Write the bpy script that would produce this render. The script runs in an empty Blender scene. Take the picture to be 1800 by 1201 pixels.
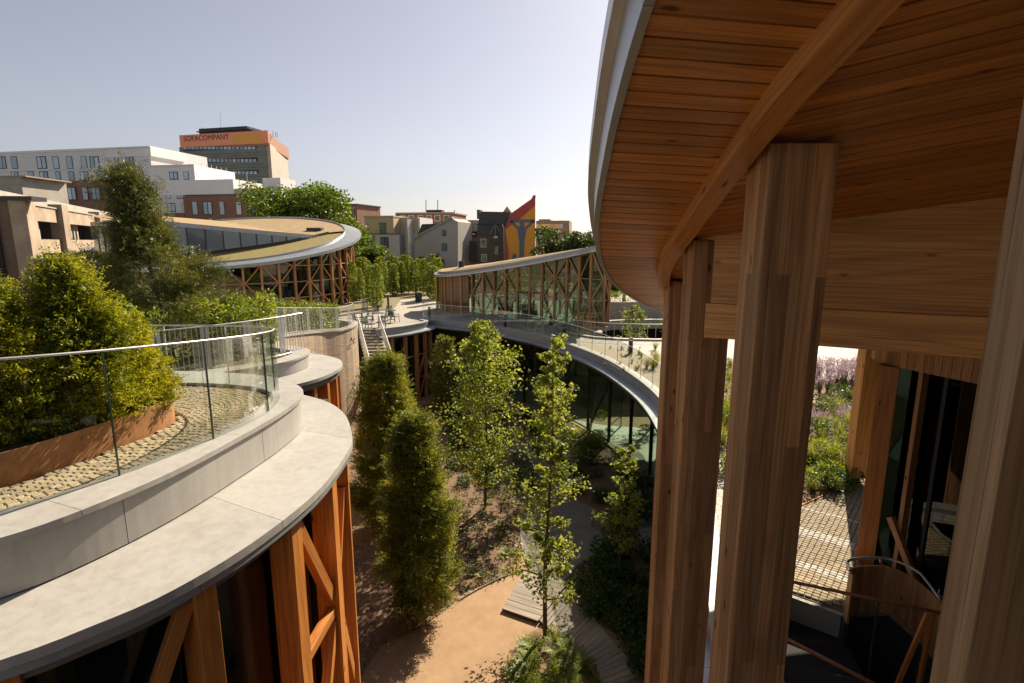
import bpy, bmesh, math, random
import numpy as np
from mathutils import Vector, Matrix
R = math.radians
random.seed(7); rng = np.random.default_rng(11)
sc = bpy.context.scene; col = sc.collection

# ------------------------------------------------------------------ camera, sky, sun, exposure
CZ = 6.0; PITCH = R(10.44); FPX = 950.0
cam_d = bpy.data.cameras.new('camera'); cam = bpy.data.objects.new('camera', cam_d); col.objects.link(cam)
cam.location = (0, 0, CZ); cam.rotation_euler = (R(90) - PITCH, 0, 0)
cam_d.sensor_width = 36; cam_d.lens = 36 * FPX / 1800; cam_d.clip_start = .05; cam_d.clip_end = 5000
sc.camera = cam
SUN_AZ = R(29); SUN_EL = R(37)
world = bpy.data.worlds.new('World'); sc.world = world; world.use_nodes = True
wn = world.node_tree; bg = wn.nodes['Background']
sky = wn.nodes.new('ShaderNodeTexSky'); sky.sky_type = 'NISHITA'; sky.sun_disc = False
sky.sun_elevation = SUN_EL; sky.sun_rotation = SUN_AZ; sky.air_density = 1.0; sky.dust_density = 1.0; sky.ozone_density = 1.6
hs = wn.nodes.new('ShaderNodeHueSaturation'); hs.inputs['Saturation'].default_value = .5
wn.links.new(sky.outputs[0], hs.inputs['Color'])
wtint = wn.nodes.new('ShaderNodeMix'); wtint.data_type = 'RGBA'; wtint.blend_type = 'MULTIPLY'; wtint.inputs[0].default_value = 1
wtint.inputs[7].default_value = (1.03, .97, .99, 1)
wn.links.new(hs.outputs[0], wtint.inputs[6]); wn.links.new(wtint.outputs[2], bg.inputs['Color'])
bg.inputs['Strength'].default_value = .052
sun_d = bpy.data.lights.new('sun', 'SUN'); sun_d.energy = 5.0; sun_d.angle = R(.5); sun_d.color = (1, .86, .66)
sun = bpy.data.objects.new('sun', sun_d); col.objects.link(sun)
SD = Vector((math.sin(SUN_AZ) * math.cos(SUN_EL), math.cos(SUN_AZ) * math.cos(SUN_EL), math.sin(SUN_EL)))
sun.rotation_euler = SD.to_track_quat('Z', 'Y').to_euler(); sun.location = (10, 20, 40)
vs = sc.view_settings; vs.view_transform = 'Standard'; vs.look = 'None'; vs.gamma = 1; vs.use_curve_mapping = False; vs.exposure = 1.05
sc.cycles.max_bounces = 7; sc.cycles.transparent_max_bounces = 16; sc.cycles.caustics_reflective = False; sc.cycles.caustics_refractive = False

# ------------------------------------------------------------------ pixel -> place helpers (a pixel gives a direction only)
def ray(u, v):
    dx = (u - 900) / FPX; dy = (600.5 - v) / FPX
    return Vector((dx, math.cos(PITCH) + dy * math.sin(PITCH), -math.sin(PITCH) + dy * math.cos(PITCH)))
def atz(u, v, z):
    d = ray(u, v); t = (z - CZ) / d.z; return Vector((d.x * t, d.y * t, z))
def aty(u, v, y):
    d = ray(u, v); t = y / d.y; return Vector((d.x * t, y, CZ + d.z * t))

# ------------------------------------------------------------------ materials
MATS = {}
def nodemat(name):
    m = bpy.data.materials.new(name); m.use_nodes = True; nt = m.node_tree
    return m, nt, nt.nodes['Principled BSDF']
def nd(nt, typ, ins=None, **kw):
    n = nt.nodes.new(typ)
    for k, v in kw.items(): setattr(n, k, v)
    for k, v in (ins or {}).items():
        if hasattr(v, 'is_output'): nt.links.new(v, n.inputs[k])
        else: n.inputs[k].default_value = v
    return n
def c4(c): return (c[0], c[1], c[2], 1)
def ramp(nt, fac, stops):
    r = nd(nt, 'ShaderNodeValToRGB', {0: fac}); e = r.color_ramp.elements
    while len(e) < len(stops): e.new(.5)
    for i, (p, c) in enumerate(stops): e[i].position = p; e[i].color = c4(c)
    return r.outputs[0]
def mixc(nt, fac, a, b, mode='MIX'):
    n = nt.nodes.new('ShaderNodeMix'); n.data_type = 'RGBA'; n.blend_type = mode
    for i, v in ((0, fac), (6, a), (7, b)):
        if hasattr(v, 'is_output'): nt.links.new(v, n.inputs[i])
        else: n.inputs[i].default_value = v if i == 0 else c4(v)
    return n.outputs[2]
def math_(nt, op, a, b=0.0, c=0.0):
    n = nd(nt, 'ShaderNodeMath', {0: a, 1: b, 2: c}, operation=op); return n.outputs[0]
def bump(nt, p, h, strength=.3, dist=.02):
    b = nd(nt, 'ShaderNodeBump', {'Height': h, 'Strength': strength, 'Distance': dist}); nt.links.new(b.outputs[0], p.inputs['Normal'])
def plain(name, c1, c2=None, scale=3, rough=.7, metal=0, bs=.2, bscale=40, rnd=.12, spec=.5):
    m, nt, p = nodemat(name); tc = nd(nt, 'ShaderNodeTexCoord')
    c2 = c2 or tuple(x * .75 for x in c1)
    n = nd(nt, 'ShaderNodeTexNoise', {'Vector': tc.outputs['Object'], 'Scale': scale, 'Detail': 6, 'Roughness': .65})
    c = ramp(nt, n.outputs[0], [(.3, c2), (.7, c1)])
    oi = nd(nt, 'ShaderNodeObjectInfo')
    f = math_(nt, 'MULTIPLY_ADD', oi.outputs['Random'], 2 * rnd, 1 - rnd)
    hv = nd(nt, 'ShaderNodeHueSaturation', {'Color': c, 'Value': f})
    nt.links.new(hv.outputs[0], p.inputs['Base Color']); p.inputs['Roughness'].default_value = rough; p.inputs['Metallic'].default_value = metal
    p.inputs['Specular IOR Level'].default_value = spec
    if bs:
        n2 = nd(nt, 'ShaderNodeTexNoise', {'Vector': tc.outputs['Object'], 'Scale': bscale, 'Detail': 4})
        bump(nt, p, n2.outputs[0], bs, .01)
    return m
def wood(name, c1, c2, rough=.55, rnd=.18, uv=False, lam=False, seam=None, gs=1.0):
    """grain runs along local Z (or along UV v)"""
    m, nt, p = nodemat(name); tc = nd(nt, 'ShaderNodeTexCoord'); oi = nd(nt, 'ShaderNodeObjectInfo')
    src = tc.outputs['UV'] if uv else tc.outputs['Object']
    off = nd(nt, 'ShaderNodeCombineXYZ', {0: math_(nt, 'MULTIPLY', oi.outputs['Random'], 37.), 1: math_(nt, 'MULTIPLY', oi.outputs['Random'], 11.)})
    v = nd(nt, 'ShaderNodeVectorMath', {0: src, 1: off.outputs[0]}, operation='ADD').outputs[0]
    sc1 = (9 * gs, .55 * gs, 9) if uv else (9 * gs, 9 * gs, .45 * gs)
    sc2 = (70 * gs, 2. * gs, 70) if uv else (70 * gs, 70 * gs, 1.6 * gs)
    mp = nd(nt, 'ShaderNodeMapping', {'Vector': v, 'Scale': sc1}); n1 = nd(nt, 'ShaderNodeTexNoise', {'Vector': mp.outputs[0], 'Scale': 1, 'Detail': 4, 'Roughness': .6, 'Distortion': 1.2})
    mp2 = nd(nt, 'ShaderNodeMapping', {'Vector': v, 'Scale': sc2}); n2 = nd(nt, 'ShaderNodeTexNoise', {'Vector': mp2.outputs[0], 'Scale': 1, 'Detail': 3})
    c = ramp(nt, n1.outputs[0], [(.28, c2), (.66, c1)])
    c = mixc(nt, .75, c, ramp(nt, n2.outputs[0], [(.35, (.62, .58, .55)), (.6, (1, 1, 1))]), 'MULTIPLY')
    # growth rings / cathedral figure
    mp3 = nd(nt, 'ShaderNodeMapping', {'Vector': v, 'Scale': (3 * gs, .12 * gs, 3) if uv else (3 * gs, 3 * gs, .22 * gs)})
    n3 = nd(nt, 'ShaderNodeTexNoise', {'Vector': mp3.outputs[0], 'Scale': 1, 'Detail': 1})
    rg = math_(nt, 'SINE', math_(nt, 'MULTIPLY', n3.outputs[0], 62.))
    c = mixc(nt, .55, c, ramp(nt, rg, [(.0, (1, 1, 1)), (.8, (.86, .82, .78)), (1., (.7, .64, .58))]), 'MULTIPLY')
    # knots
    mpk = nd(nt, 'ShaderNodeMapping', {'Vector': v, 'Scale': (5.2, 1.5, 5.2) if uv else (5.2, 5.2, 1.9)})
    vk = nd(nt, 'ShaderNodeTexVoronoi', {'Vector': mpk.outputs[0], 'Scale': 1.05, 'Randomness': 1})
    mpc = nd(nt, 'ShaderNodeMapping', {'Vector': v, 'Scale': (95, .8, 95) if uv else (95, 95, .75)}); nck = nd(nt, 'ShaderNodeTexNoise', {'Vector': mpc.outputs[0], 'Scale': 1, 'Detail': 2}); c = mixc(nt, .8, c, ramp(nt, nck.outputs[0], [(.64, (1, 1, 1)), (.70, (.42, .36, .32))]), 'MULTIPLY')
    c = mixc(nt, 1., c, ramp(nt, vk.outputs['Distance'], [(.05, (.16, .1, .07)), (.085, (.55, .45, .38)), (.14, (1, 1, 1))]), 'MULTIPLY')
    val = math_(nt, 'MULTIPLY_ADD', oi.outputs['Random'], 2 * rnd, 1 - rnd)
    if lam:   # glued lamellas, finger-jointed lengths
        sx = nd(nt, 'ShaderNodeSeparateXYZ', {0: v})
        s = math_(nt, 'FLOOR', math_(nt, 'DIVIDE', math_(nt, 'ADD', sx.outputs[0], sx.outputs[1]), .092))
        w0 = nd(nt, 'ShaderNodeTexWhiteNoise', {'W': s}, noise_dimensions='1D')
        z = math_(nt, 'FLOOR', math_(nt, 'MULTIPLY_ADD', w0.outputs[0], 7., math_(nt, 'DIVIDE', sx.outputs[2], 3.1)))
        cv = nd(nt, 'ShaderNodeCombineXYZ', {0: s, 1: z}); w1 = nd(nt, 'ShaderNodeTexWhiteNoise', {'Vector': cv.outputs[0]}, noise_dimensions='2D')
        val = math_(nt, 'MULTIPLY', val, math_(nt, 'MULTIPLY_ADD', w1.outputs[0], .62, .62))
    if seam:  # far cladding: board joints along v, spacing in metres
        su = nd(nt, 'ShaderNodeSeparateXYZ', {0: tc.outputs['UV']})
        q = math_(nt, 'DIVIDE', su.outputs[1], seam); fr = math_(nt, 'FRACT', q)
        wq = nd(nt, 'ShaderNodeTexWhiteNoise', {'W': math_(nt, 'FLOOR', q)}, noise_dimensions='1D')
        val = math_(nt, 'MULTIPLY', math_(nt, 'MULTIPLY', val, math_(nt, 'MULTIPLY_ADD', wq.outputs[0], .35, .8)), math_(nt, 'MULTIPLY_ADD', math_(nt, 'LESS_THAN', fr, .1), -.6, 1.))
    hv = nd(nt, 'ShaderNodeHueSaturation', {'Color': c, 'Value': val})
    nt.links.new(hv.outputs[0], p.inputs['Base Color']); p.inputs['Roughness'].default_value = rough
    bump(nt, p, n2.outputs[0], .15, .004)
    return m
def leafmat(name, cols, trans=.35, rough=.5):
    m, nt, p = nodemat(name); g = nd(nt, 'ShaderNodeNewGeometry'); tc = nd(nt, 'ShaderNodeTexCoord')
    n = nd(nt, 'ShaderNodeTexNoise', {'Vector': tc.outputs['Object'], 'Scale': 1.1, 'Detail': 3})
    f = math_(nt, 'ADD', math_(nt, 'MULTIPLY', g.outputs['Random Per Island'], .62), math_(nt, 'MULTIPLY_ADD', n.outputs[0], 1.2, -.4))
    k = len(cols); c = ramp(nt, f, [(.1 + .8 * i / (k - 1), cc) for i, cc in enumerate(cols)])
    nt.links.new(c, p.inputs['Base Color']); p.inputs['Roughness'].default_value = rough; p.inputs['Specular IOR Level'].default_value = .35
    t = nd(nt, 'ShaderNodeBsdfTranslucent', {'Color': mixc(nt, 1., c, (1.5, 1.35, .6), 'MULTIPLY')})
    ms = nd(nt, 'ShaderNodeMixShader', {0: trans, 1: p.outputs[0], 2: t.outputs[0]})
    nt.links.new(ms.outputs[0], nt.nodes['Material Output'].inputs[0]); return m
def glassmat(name, tint, refl=1.0, base=.04, rough=.02):
    m, nt, p = nodemat(name); nt.nodes.remove(p)
    t = nd(nt, 'ShaderNodeBsdfTransparent', {'Color': c4(tint)}); g = nd(nt, 'ShaderNodeBsdfGlossy', {'Color': (1, 1, 1, 1), 'Roughness': rough})
    lw = nd(nt, 'ShaderNodeLayerWeight', {'Blend': .25}); f = math_(nt, 'MULTIPLY_ADD', lw.outputs['Fresnel'], refl, base)
    f = math_(nt, 'MINIMUM', f, .9)
    ms = nd(nt, 'ShaderNodeMixShader', {0: f, 1: t.outputs[0], 2: g.outputs[0]}); nt.links.new(ms.outputs[0], nt.nodes['Material Output'].inputs[0]); return m
def paving(name, c1, c2, cell, rough=.75, joint=(.12, .1, .08)):
    m, nt, p = nodemat(name); tc = nd(nt, 'ShaderNodeTexCoord')
    v = nd(nt, 'ShaderNodeTexVoronoi', {'Vector': tc.outputs['Object'], 'Scale': 1 / cell, 'Randomness': .35}); e = nd(nt, 'ShaderNodeTexVoronoi', {'Vector': tc.outputs['Object'], 'Scale': 1 / cell, 'Randomness': .35}, feature='DISTANCE_TO_EDGE')
    n = nd(nt, 'ShaderNodeTexNoise', {'Vector': tc.outputs['Object'], 'Scale': .35, 'Detail': 6, 'Roughness': .7})
    c = mixc(nt, n.outputs[0], c2, c1); sv = nd(nt, 'ShaderNodeSeparateXYZ', {0: v.outputs['Color']}); c = mixc(nt, .4, c, ramp(nt, sv.outputs[0], [(0., (.3, .3, .3)), (1., (.7, .7, .7))]), 'SOFT_LIGHT')
    c = mixc(nt, ramp(nt, e.outputs['Distance'], [(.03, (.75, .75, .75)), (.09, (0, 0, 0))]), c, joint)
    nt.links.new(c, p.inputs['Base Color']); p.inputs['Roughness'].default_value = rough; bump(nt, p, e.outputs['Distance'], .4, .02); return m

M = {
 'spruce': wood('wood_spruce_glulam', (.52, .29, .13), (.36, .18, .075), lam=True, rnd=.06),
 'spruce_pale': wood('wood_spruce_weathered', (.41, .26, .135), (.23, .135, .065), lam=False, rnd=.05, gs=.7),
 'larch': wood('wood_larch_orange', (.62, .255, .06), (.44, .15, .03), rough=.42),
 'larch_far': wood('wood_larch_facade', (.56, .29, .12), (.42, .2, .075), rough=.5),
 'soffit': wood('wood_soffit_board', (.60, .265, .068), (.43, .17, .038), rough=.48, rnd=.2),
 'beam': wood('wood_curved_beam', (.74, .36, .11), (.6, .26, .07), uv=True, rough=.5, gs=.6),
 'header': wood('wood_header', (.82, .42, .13), (.7, .32, .09), rough=.5, gs=.7),
 'clad': wood('wood_cladding_larch', (.5, .27, .12), (.36, .17, .07), uv=True, seam=.13),
 'clad_pale': wood('wood_cladding_pale', (.66, .52, .38), (.54, .41, .29), uv=True, seam=.16),
 'board': wood('wood_deck_board', (.36, .31, .25), (.24, .2, .16), rough=.75),
 
 'zinc': plain('zinc_edge', (.42, .44, .46), (.32, .34, .36), scale=3, rough=.4, metal=.55, bs=.03, rnd=.06),
 'steel': plain('galvanised_steel', (.62, .62, .6), (.5, .5, .49), scale=8, rough=.4, metal=.6, bs=.02, rnd=.05),
 'steel_white': plain('pale_painted_steel', (.68, .66, .62), rough=.45, bs=0, rnd=.03),
 'dark': plain('dark_metal', (.028, .03, .03), rough=.45, bs=0), 'frame': plain('dark_window_frame', (.03, .034, .036), rough=.5, bs=0),
 'corten': plain('corten_steel', (.42, .2, .08), (.26, .11, .04), scale=5, rough=.8, bs=.2, bscale=90),
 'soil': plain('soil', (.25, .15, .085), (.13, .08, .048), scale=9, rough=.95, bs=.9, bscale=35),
 'sand': plain('sand_path', (.36, .235, .135), (.27, .17, .095), scale=1.5, rough=.95, bs=.5, bscale=90),
 'sett': plain('granite_sett', (.42, .335, .215), (.29, .225, .14), scale=14, rough=.8, bs=.5, bscale=60, rnd=.22),
 'sett_pale': plain('granite_sett_pale', (.58, .54, .48), (.46, .43, .38), scale=14, rough=.8, bs=.4, bscale=60, rnd=.15),
 'drygravel': plain('dry_gravel', (.42, .355, .26), (.32, .265, .19), scale=5, rough=.95, bs=.6, bscale=70), 'mortar': plain('sand_joint', (.16, .12, .08), rough=.95, bs=.3),
 'plaza': paving('plaza_paving', (.40, .365, .31), (.31, .28, .235), .22),
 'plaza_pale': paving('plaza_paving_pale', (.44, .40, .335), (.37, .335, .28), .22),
 'concrete': plain('concrete', (.42, .38, .33), (.31, .28, .24), scale=.7, rough=.85, bs=.2, bscale=20),
 'concrete_w': plain('concrete_weathered', (.45, .365, .275), (.27, .195, .135), scale=.5, rough=.85, bs=.2, bscale=20),
 'gravel_grey': plain('grey_gravel', (.24, .22, .2), (.17, .155, .14), scale=4, rough=.9, bs=.6, bscale=80),
 'white': plain('white_render', (.78, .77, .77), (.72, .71, .71), scale=.4, rough=.8, bs=.05),
 'cream': plain('cream_render', (.62, .5, .33), (.55, .44, .29), scale=.5, rough=.85, bs=.05),
 'greywall': plain('grey_render', (.50, .47, .43), (.4, .37, .34), scale=.4, rough=.9, bs=.1),
 'slate': plain('slate_roof', (.085, .09, .095), (.06, .062, .068), scale=2, rough=.6, bs=.2, bscale=8),
 'towerglass': plain('tower_panel', (.17, .18, .15), (.11, .125, .105), scale=.25, rough=.3, bs=0, rnd=.1),
 'towerside': plain('tower_side', (.44, .38, .31), (.36, .31, .26), scale=.3, rough=.7, bs=.05),
 'signorange': plain('sign_orange', (.82, .31, .18), (.8, .3, .17), rough=.6, bs=0, rnd=0), 'signside': plain('sign_brown', (.36, .17, .1), rough=.6, bs=0, rnd=0),
 'signtext': plain('sign_lettering', (.06, .04, .06), rough=.6, bs=0, rnd=0), 'sofa': plain('sign_yellow', (.75, .38, .08), (.66, .32, .07), rough=.7, bs=0, rnd=0),
 'mural_o': plain('mural_orange', (.74, .34, .04), (.7, .31, .035), rough=.8, bs=.05, rnd=0), 'mural_r': plain('mural_red', (.48, .09, .08), (.42, .07, .07), rough=.8, bs=.05, rnd=0), 'mural_b': plain('mural_blue', (.15, .2, .27), (.08, .11, .16), scale=5, rough=.8, bs=.05, rnd=0),
 'sedum': plain('sedum_roof', (.38, .265, .14), (.26, .185, .09), scale=1.4, rough=.95, bs=.8, bscale=12), 'sedum_g': plain('sedum_green', (.27, .20, .065), (.15, .13, .035), scale=3, rough=.95, bs=.9, bscale=12),
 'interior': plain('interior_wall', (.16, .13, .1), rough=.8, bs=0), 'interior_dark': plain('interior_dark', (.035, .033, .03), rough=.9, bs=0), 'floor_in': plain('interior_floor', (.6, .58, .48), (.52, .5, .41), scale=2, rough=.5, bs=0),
 'bark': plain('bark', (.17, .125, .085), (.09, .065, .045), scale=12, rough=.9, bs=.7, bscale=30), 'ground': plain('far_ground', (.2, .19, .16), (.12, .13, .08), scale=.05, rough=.95, bs=.1),
 'grassbed': plain('planting_bed', (.22, .17, .10), (.13, .12, .05), scale=1.2, rough=.95, bs=.8, bscale=15),
 'glass': glassmat('balustrade_glass', (.94, .965, .95), refl=.35, base=.012), 'pane_clear': glassmat('court_glass', (.74, .86, .78), refl=.5, base=.03), 'pane': glassmat('facade_glass', (.62, .72, .66), refl=1.2, base=.06), 'pane_black': glassmat('entrance_glass', (.10, .13, .12), refl=.8, base=.03), 'pane_dark': glassmat('facade_glass_dark', (.42, .5, .46), refl=1.0, base=.06), 'glass_edge': plain('glass_edge', (.05, .09, .07), rough=.2, bs=0),
 'chair_m': plain('chair_green_metal', (.09, .11, .10), rough=.45, bs=0), 'winpane': plain('window_pane', (.30, .36, .41), (.2, .25, .3), scale=.3, rough=.06, metal=.45, bs=0, rnd=.35, spec=1.),
 'stem': plain('green_stem', (.12, .15, .05), rough=.7, bs=0), 'twig': plain('twig_brown', (.2, .12, .07), rough=.8, bs=0),
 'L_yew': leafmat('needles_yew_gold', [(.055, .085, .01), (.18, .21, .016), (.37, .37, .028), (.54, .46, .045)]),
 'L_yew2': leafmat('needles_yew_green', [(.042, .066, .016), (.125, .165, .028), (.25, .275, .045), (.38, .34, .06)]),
 'L_pine': leafmat('needles_pine', [(.04, .06, .018), (.105, .125, .03), (.22, .21, .055)], trans=.25),
 'L_birch': leafmat('leaves_fresh', [(.09, .14, .022), (.23, .285, .05), (.40, .43, .105)], trans=.45),
 'L_tree': leafmat('leaves_tree', [(.04, .075, .01), (.09, .15, .014), (.17, .24, .022)], trans=.4), 'L_tree2': leafmat('leaves_tree_dark', [(.025, .045, .012), (.055, .085, .02), (.11, .14, .03)], trans=.3),
 'L_hedge': leafmat('leaves_hedge', [(.06, .10, .012), (.15, .2, .02), (.27, .31, .035)], trans=.42), 'L_horn': leafmat('leaves_hornbeam', [(.07, .11, .015), (.16, .21, .03), (.26, .3, .055)], trans=.42),
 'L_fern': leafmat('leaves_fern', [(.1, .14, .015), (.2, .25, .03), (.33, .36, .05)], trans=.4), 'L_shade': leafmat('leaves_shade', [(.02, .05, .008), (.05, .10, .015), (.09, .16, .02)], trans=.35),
 'L_grass': leafmat('grass_blades', [(.10, .14, .02), (.22, .25, .05), (.38, .36, .12)], trans=.4), 'L_lav': leafmat('lavender_flower', [(.2, .14, .3), (.33, .24, .44), (.46, .36, .54)], trans=.3), 'litter': leafmat('leaf_litter', [(.12, .07, .03), (.22, .14, .06), (.3, .22, .1)], trans=.1), 'L_tiny': leafmat('seedling_leaves', [(.05, .07, .03), (.1, .12, .05), (.16, .18, .09)]),
}
def stonemat():
    m, nt, p = nodemat('stone_ledge'); tc = nd(nt, 'ShaderNodeTexCoord'); v = tc.outputs['Object']; oi = nd(nt, 'ShaderNodeObjectInfo')
    n1 = nd(nt, 'ShaderNodeTexNoise', {'Vector': v, 'Scale': 1.3, 'Detail': 8, 'Roughness': .7}); n2 = nd(nt, 'ShaderNodeTexNoise', {'Vector': v, 'Scale': 7, 'Detail': 6, 'Roughness': .75, 'Distortion': .8}); n3 = nd(nt, 'ShaderNodeTexNoise', {'Vector': v, 'Scale': 260, 'Detail': 2})
    mp = nd(nt, 'ShaderNodeMapping', {'Vector': v, 'Scale': (9, 9, .7)}); n4 = nd(nt, 'ShaderNodeTexNoise', {'Vector': mp.outputs[0], 'Scale': 1, 'Detail': 4})
    c = ramp(nt, n1.outputs[0], [(.3, (.34, .325, .30)), (.5, (.385, .37, .345)), (.7, (.405, .39, .37))])
    c = mixc(nt, .25, c, ramp(nt, n2.outputs[0], [(.32, (.72, .70, .67)), (.5, (1, 1, 1)), (.68, (1.06, 1.05, 1.04))]), 'MULTIPLY')
    c = mixc(nt, .7, c, ramp(nt, n3.outputs[0], [(.35, (.78, .78, .78)), (.6, (1.08, 1.08, 1.08))]), 'MULTIPLY')
    c = mixc(nt, .35, c, ramp(nt, n4.outputs[0], [(.4, (.78, .76, .73)), (.55, (1, 1, 1))]), 'MULTIPLY')
    hv = nd(nt, 'ShaderNodeHueSaturation', {'Color': c, 'Value': math_(nt, 'MULTIPLY_ADD', oi.outputs['Random'], .14, .93)}); nt.links.new(hv.outputs[0], p.inputs['Base Color'])
    nt.links.new(ramp(nt, n2.outputs[0], [(.3, (.42, .42, .42)), (.7, (.68, .68, .68))]), p.inputs['Roughness']); bump(nt, p, n3.outputs[0], .12, .004); return m
M['stone'] = stonemat()
def brickmat(name, c1, c2):
    m, nt, p = nodemat(name); tc = nd(nt, 'ShaderNodeTexCoord')
    s = nd(nt, 'ShaderNodeSeparateXYZ', {0: tc.outputs['Object']}); cv = nd(nt, 'ShaderNodeCombineXYZ', {0: math_(nt, 'ADD', s.outputs[0], s.outputs[1]), 1: s.outputs[2]})
    b = nd(nt, 'ShaderNodeTexBrick', {'Vector': cv.outputs[0], 'Color1': c4(c1), 'Color2': c4(c2), 'Mortar': c4([x * .8 + .06 for x in c1]), 'Scale': 1, 'Mortar Size': .012, 'Brick Width': .45, 'Row Height': .14})
    n = nd(nt, 'ShaderNodeTexNoise', {'Vector': tc.outputs['Object'], 'Scale': .4, 'Detail': 5})
    c = mixc(nt, .5, b.outputs[0], ramp(nt, n.outputs[0], [(.3, (.7, .7, .7)), (.7, (1.1, 1.1, 1.1))]), 'MULTIPLY')
    nt.links.new(c, p.inputs['Base Color']); p.inputs['Roughness'].default_value = .9; return m
M['brick'] = brickmat('brick_brown', (.30, .155, .10), (.24, .12, .08)); M['brick_dk'] = brickmat('brick_dark', (.17, .12, .075), (.13, .09, .06)); M['brick_red'] = brickmat('brick_red', (.36, .14, .09), (.3, .11, .07))

# ------------------------------------------------------------------ object helpers
WM = {}
I4 = Matrix.Identity(4)
def link(name, me, mat, parent=None, Mx=I4, smooth=False):
    o = bpy.data.objects.new(name, me); col.objects.link(o); o.matrix_basis = Mx; WM[o.name] = Mx.copy()
    if mat and me and not me.materials: me.materials.append(M[mat] if isinstance(mat, str) else mat)
    if parent is not None: o.parent = parent; o.matrix_parent_inverse = WM[parent.name].inverted()
    if smooth: me.polygons.foreach_set('use_smooth', [True] * len(me.polygons))
    return o
def tag(o, label, cat, group=None):
    o['label'] = label; o['category'] = cat
    if group: o['group'] = group
    return o
def struct(o): o['kind'] = 'structure'; return o
def thing(name, label, cat, loc, group=None):
    o = bpy.data.objects.new(name, None); col.objects.link(o); o.empty_display_size = .2
    Mx = Matrix.Translation(Vector(loc)); o.matrix_basis = Mx; WM[o.name] = Mx
    return tag(o, label, cat, group)
def mk(verts, faces, uvs=None):
    me = bpy.data.meshes.new('m'); me.from_pydata([tuple(v) for v in verts], [], faces)
    if uvs:
        l = me.uv_layers.new(name='uv')
        for i, lp in enumerate(me.loops): l.data[i].uv = uvs[i]
    me.update(); return me
def fixn(me):
    bm = bmesh.new(); bm.from_mesh(me); bmesh.ops.recalc_face_normals(bm, faces=bm.faces); bm.to_mesh(me); bm.free(); return me
def boxmesh(x0, x1, y0, y1, z0, z1):
    v = [(x, y, z) for z in (z0, z1) for y in (y0, y1) for x in (x0, x1)]
    return mk(v, [(0, 2, 3, 1), (4, 5, 7, 6), (0, 1, 5, 4), (2, 6, 7, 3), (0, 4, 6, 2), (1, 3, 7, 5)])
def bevel(me, w, seg=1):
    bm = bmesh.new(); bm.from_mesh(me); bmesh.ops.bevel(bm, geom=bm.edges[:], offset=w, segments=seg, affect='EDGES', profile=.5); bm.to_mesh(me); bm.free(); return me
def box(name, x0, x1, y0, y1, z0, z1, mat, parent=None, bev=0):
    me = boxmesh(x0, x1, y0, y1, z0, z1)
    if bev: bevel(me, bev)
    return link(name, me, mat, parent)
def bar(name, p0, p1, w, d, mat, parent=None, up=(0, 0, 1), bev=0.0):
    """box from p0 to p1, grain along it; w across (sideways), d along 'out' direction"""
    p0 = Vector(p0); p1 = Vector(p1); z = (p1 - p0); L = z.length; z.normalize()
    o = Vector(up); x = o.cross(z)
    if x.length < 1e-3: x = Vector((1, 0, 0)).cross(z)
    x.normalize(); y = z.cross(x)
    Mx = Matrix(((x.x, y.x, z.x, p0.x), (x.y, y.y, z.y, p0.y), (x.z, y.z, z.z, p0.z), (0, 0, 0, 1)))
    me = boxmesh(-w / 2, w / 2, -d / 2, d / 2, 0, L)
    if bev: bevel(me, bev)
    return link(name, me, mat, parent, Mx)
def prism(name, poly, z0, z1, mat, parent=None):
    n = len(poly); f0 = z0 if callable(z0) else (lambda x, y: z0); f1 = z1 if callable(z1) else (lambda x, y: z1)
    v = [(p[0], p[1], f0(p[0], p[1])) for p in poly] + [(p[0], p[1], f1(p[0], p[1])) for p in poly]
    f = [tuple(range(n))[::-1], tuple(range(n, 2 * n))] + [(i, (i + 1) % n, n + (i + 1) % n, n + i) for i in range(n)]
    return link(name, fixn(mk(v, f)), mat, parent)
def catmull(pts, k=8):
    P = [Vector(p) for p in pts]; P = [P[0] * 2 - P[1]] + P + [P[-1] * 2 - P[-2]]; out = []
    for i in range(1, len(P) - 2):
        a, b, c, d = P[i - 1:i + 3]
        for j in range(k):
            t = j / k; out.append(.5 * ((2 * b) + (c - a) * t + (2 * a - 5 * b + 4 * c - d) * t * t + (3 * b - a - 3 * c + d) * t ** 3))
    out.append(P[-2]); return out
def resample(pts, step):
    pts = [Vector(p) for p in pts]; L = [0]
    for a, b in zip(pts, pts[1:]): L.append(L[-1] + (b - a).length)
    n = max(2, int(round(L[-1] / step)) + 1); out = []; j = 0
    for i in range(n):
        s = L[-1] * i / (n - 1)
        while j < len(L) - 2 and L[j + 1] < s: j += 1
        t = (s - L[j]) / max(1e-9, L[j + 1] - L[j]); out.append(pts[j].lerp(pts[j + 1], t))
    return out
def normals2(pts):
    """outward = right of travel"""
    out = []
    for i in range(len(pts)):
        d = pts[min(i + 1, len(pts) - 1)] - pts[max(i - 1, 0)]; d = Vector((d.x, d.y)).normalized(); out.append(Vector((d.y, -d.x)))
    return out
def offset(pts, d):
    ns = normals2(pts); return [Vector((p.x + n.x * d, p.y + n.y * d)) for p, n in zip(pts, ns)]
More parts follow.
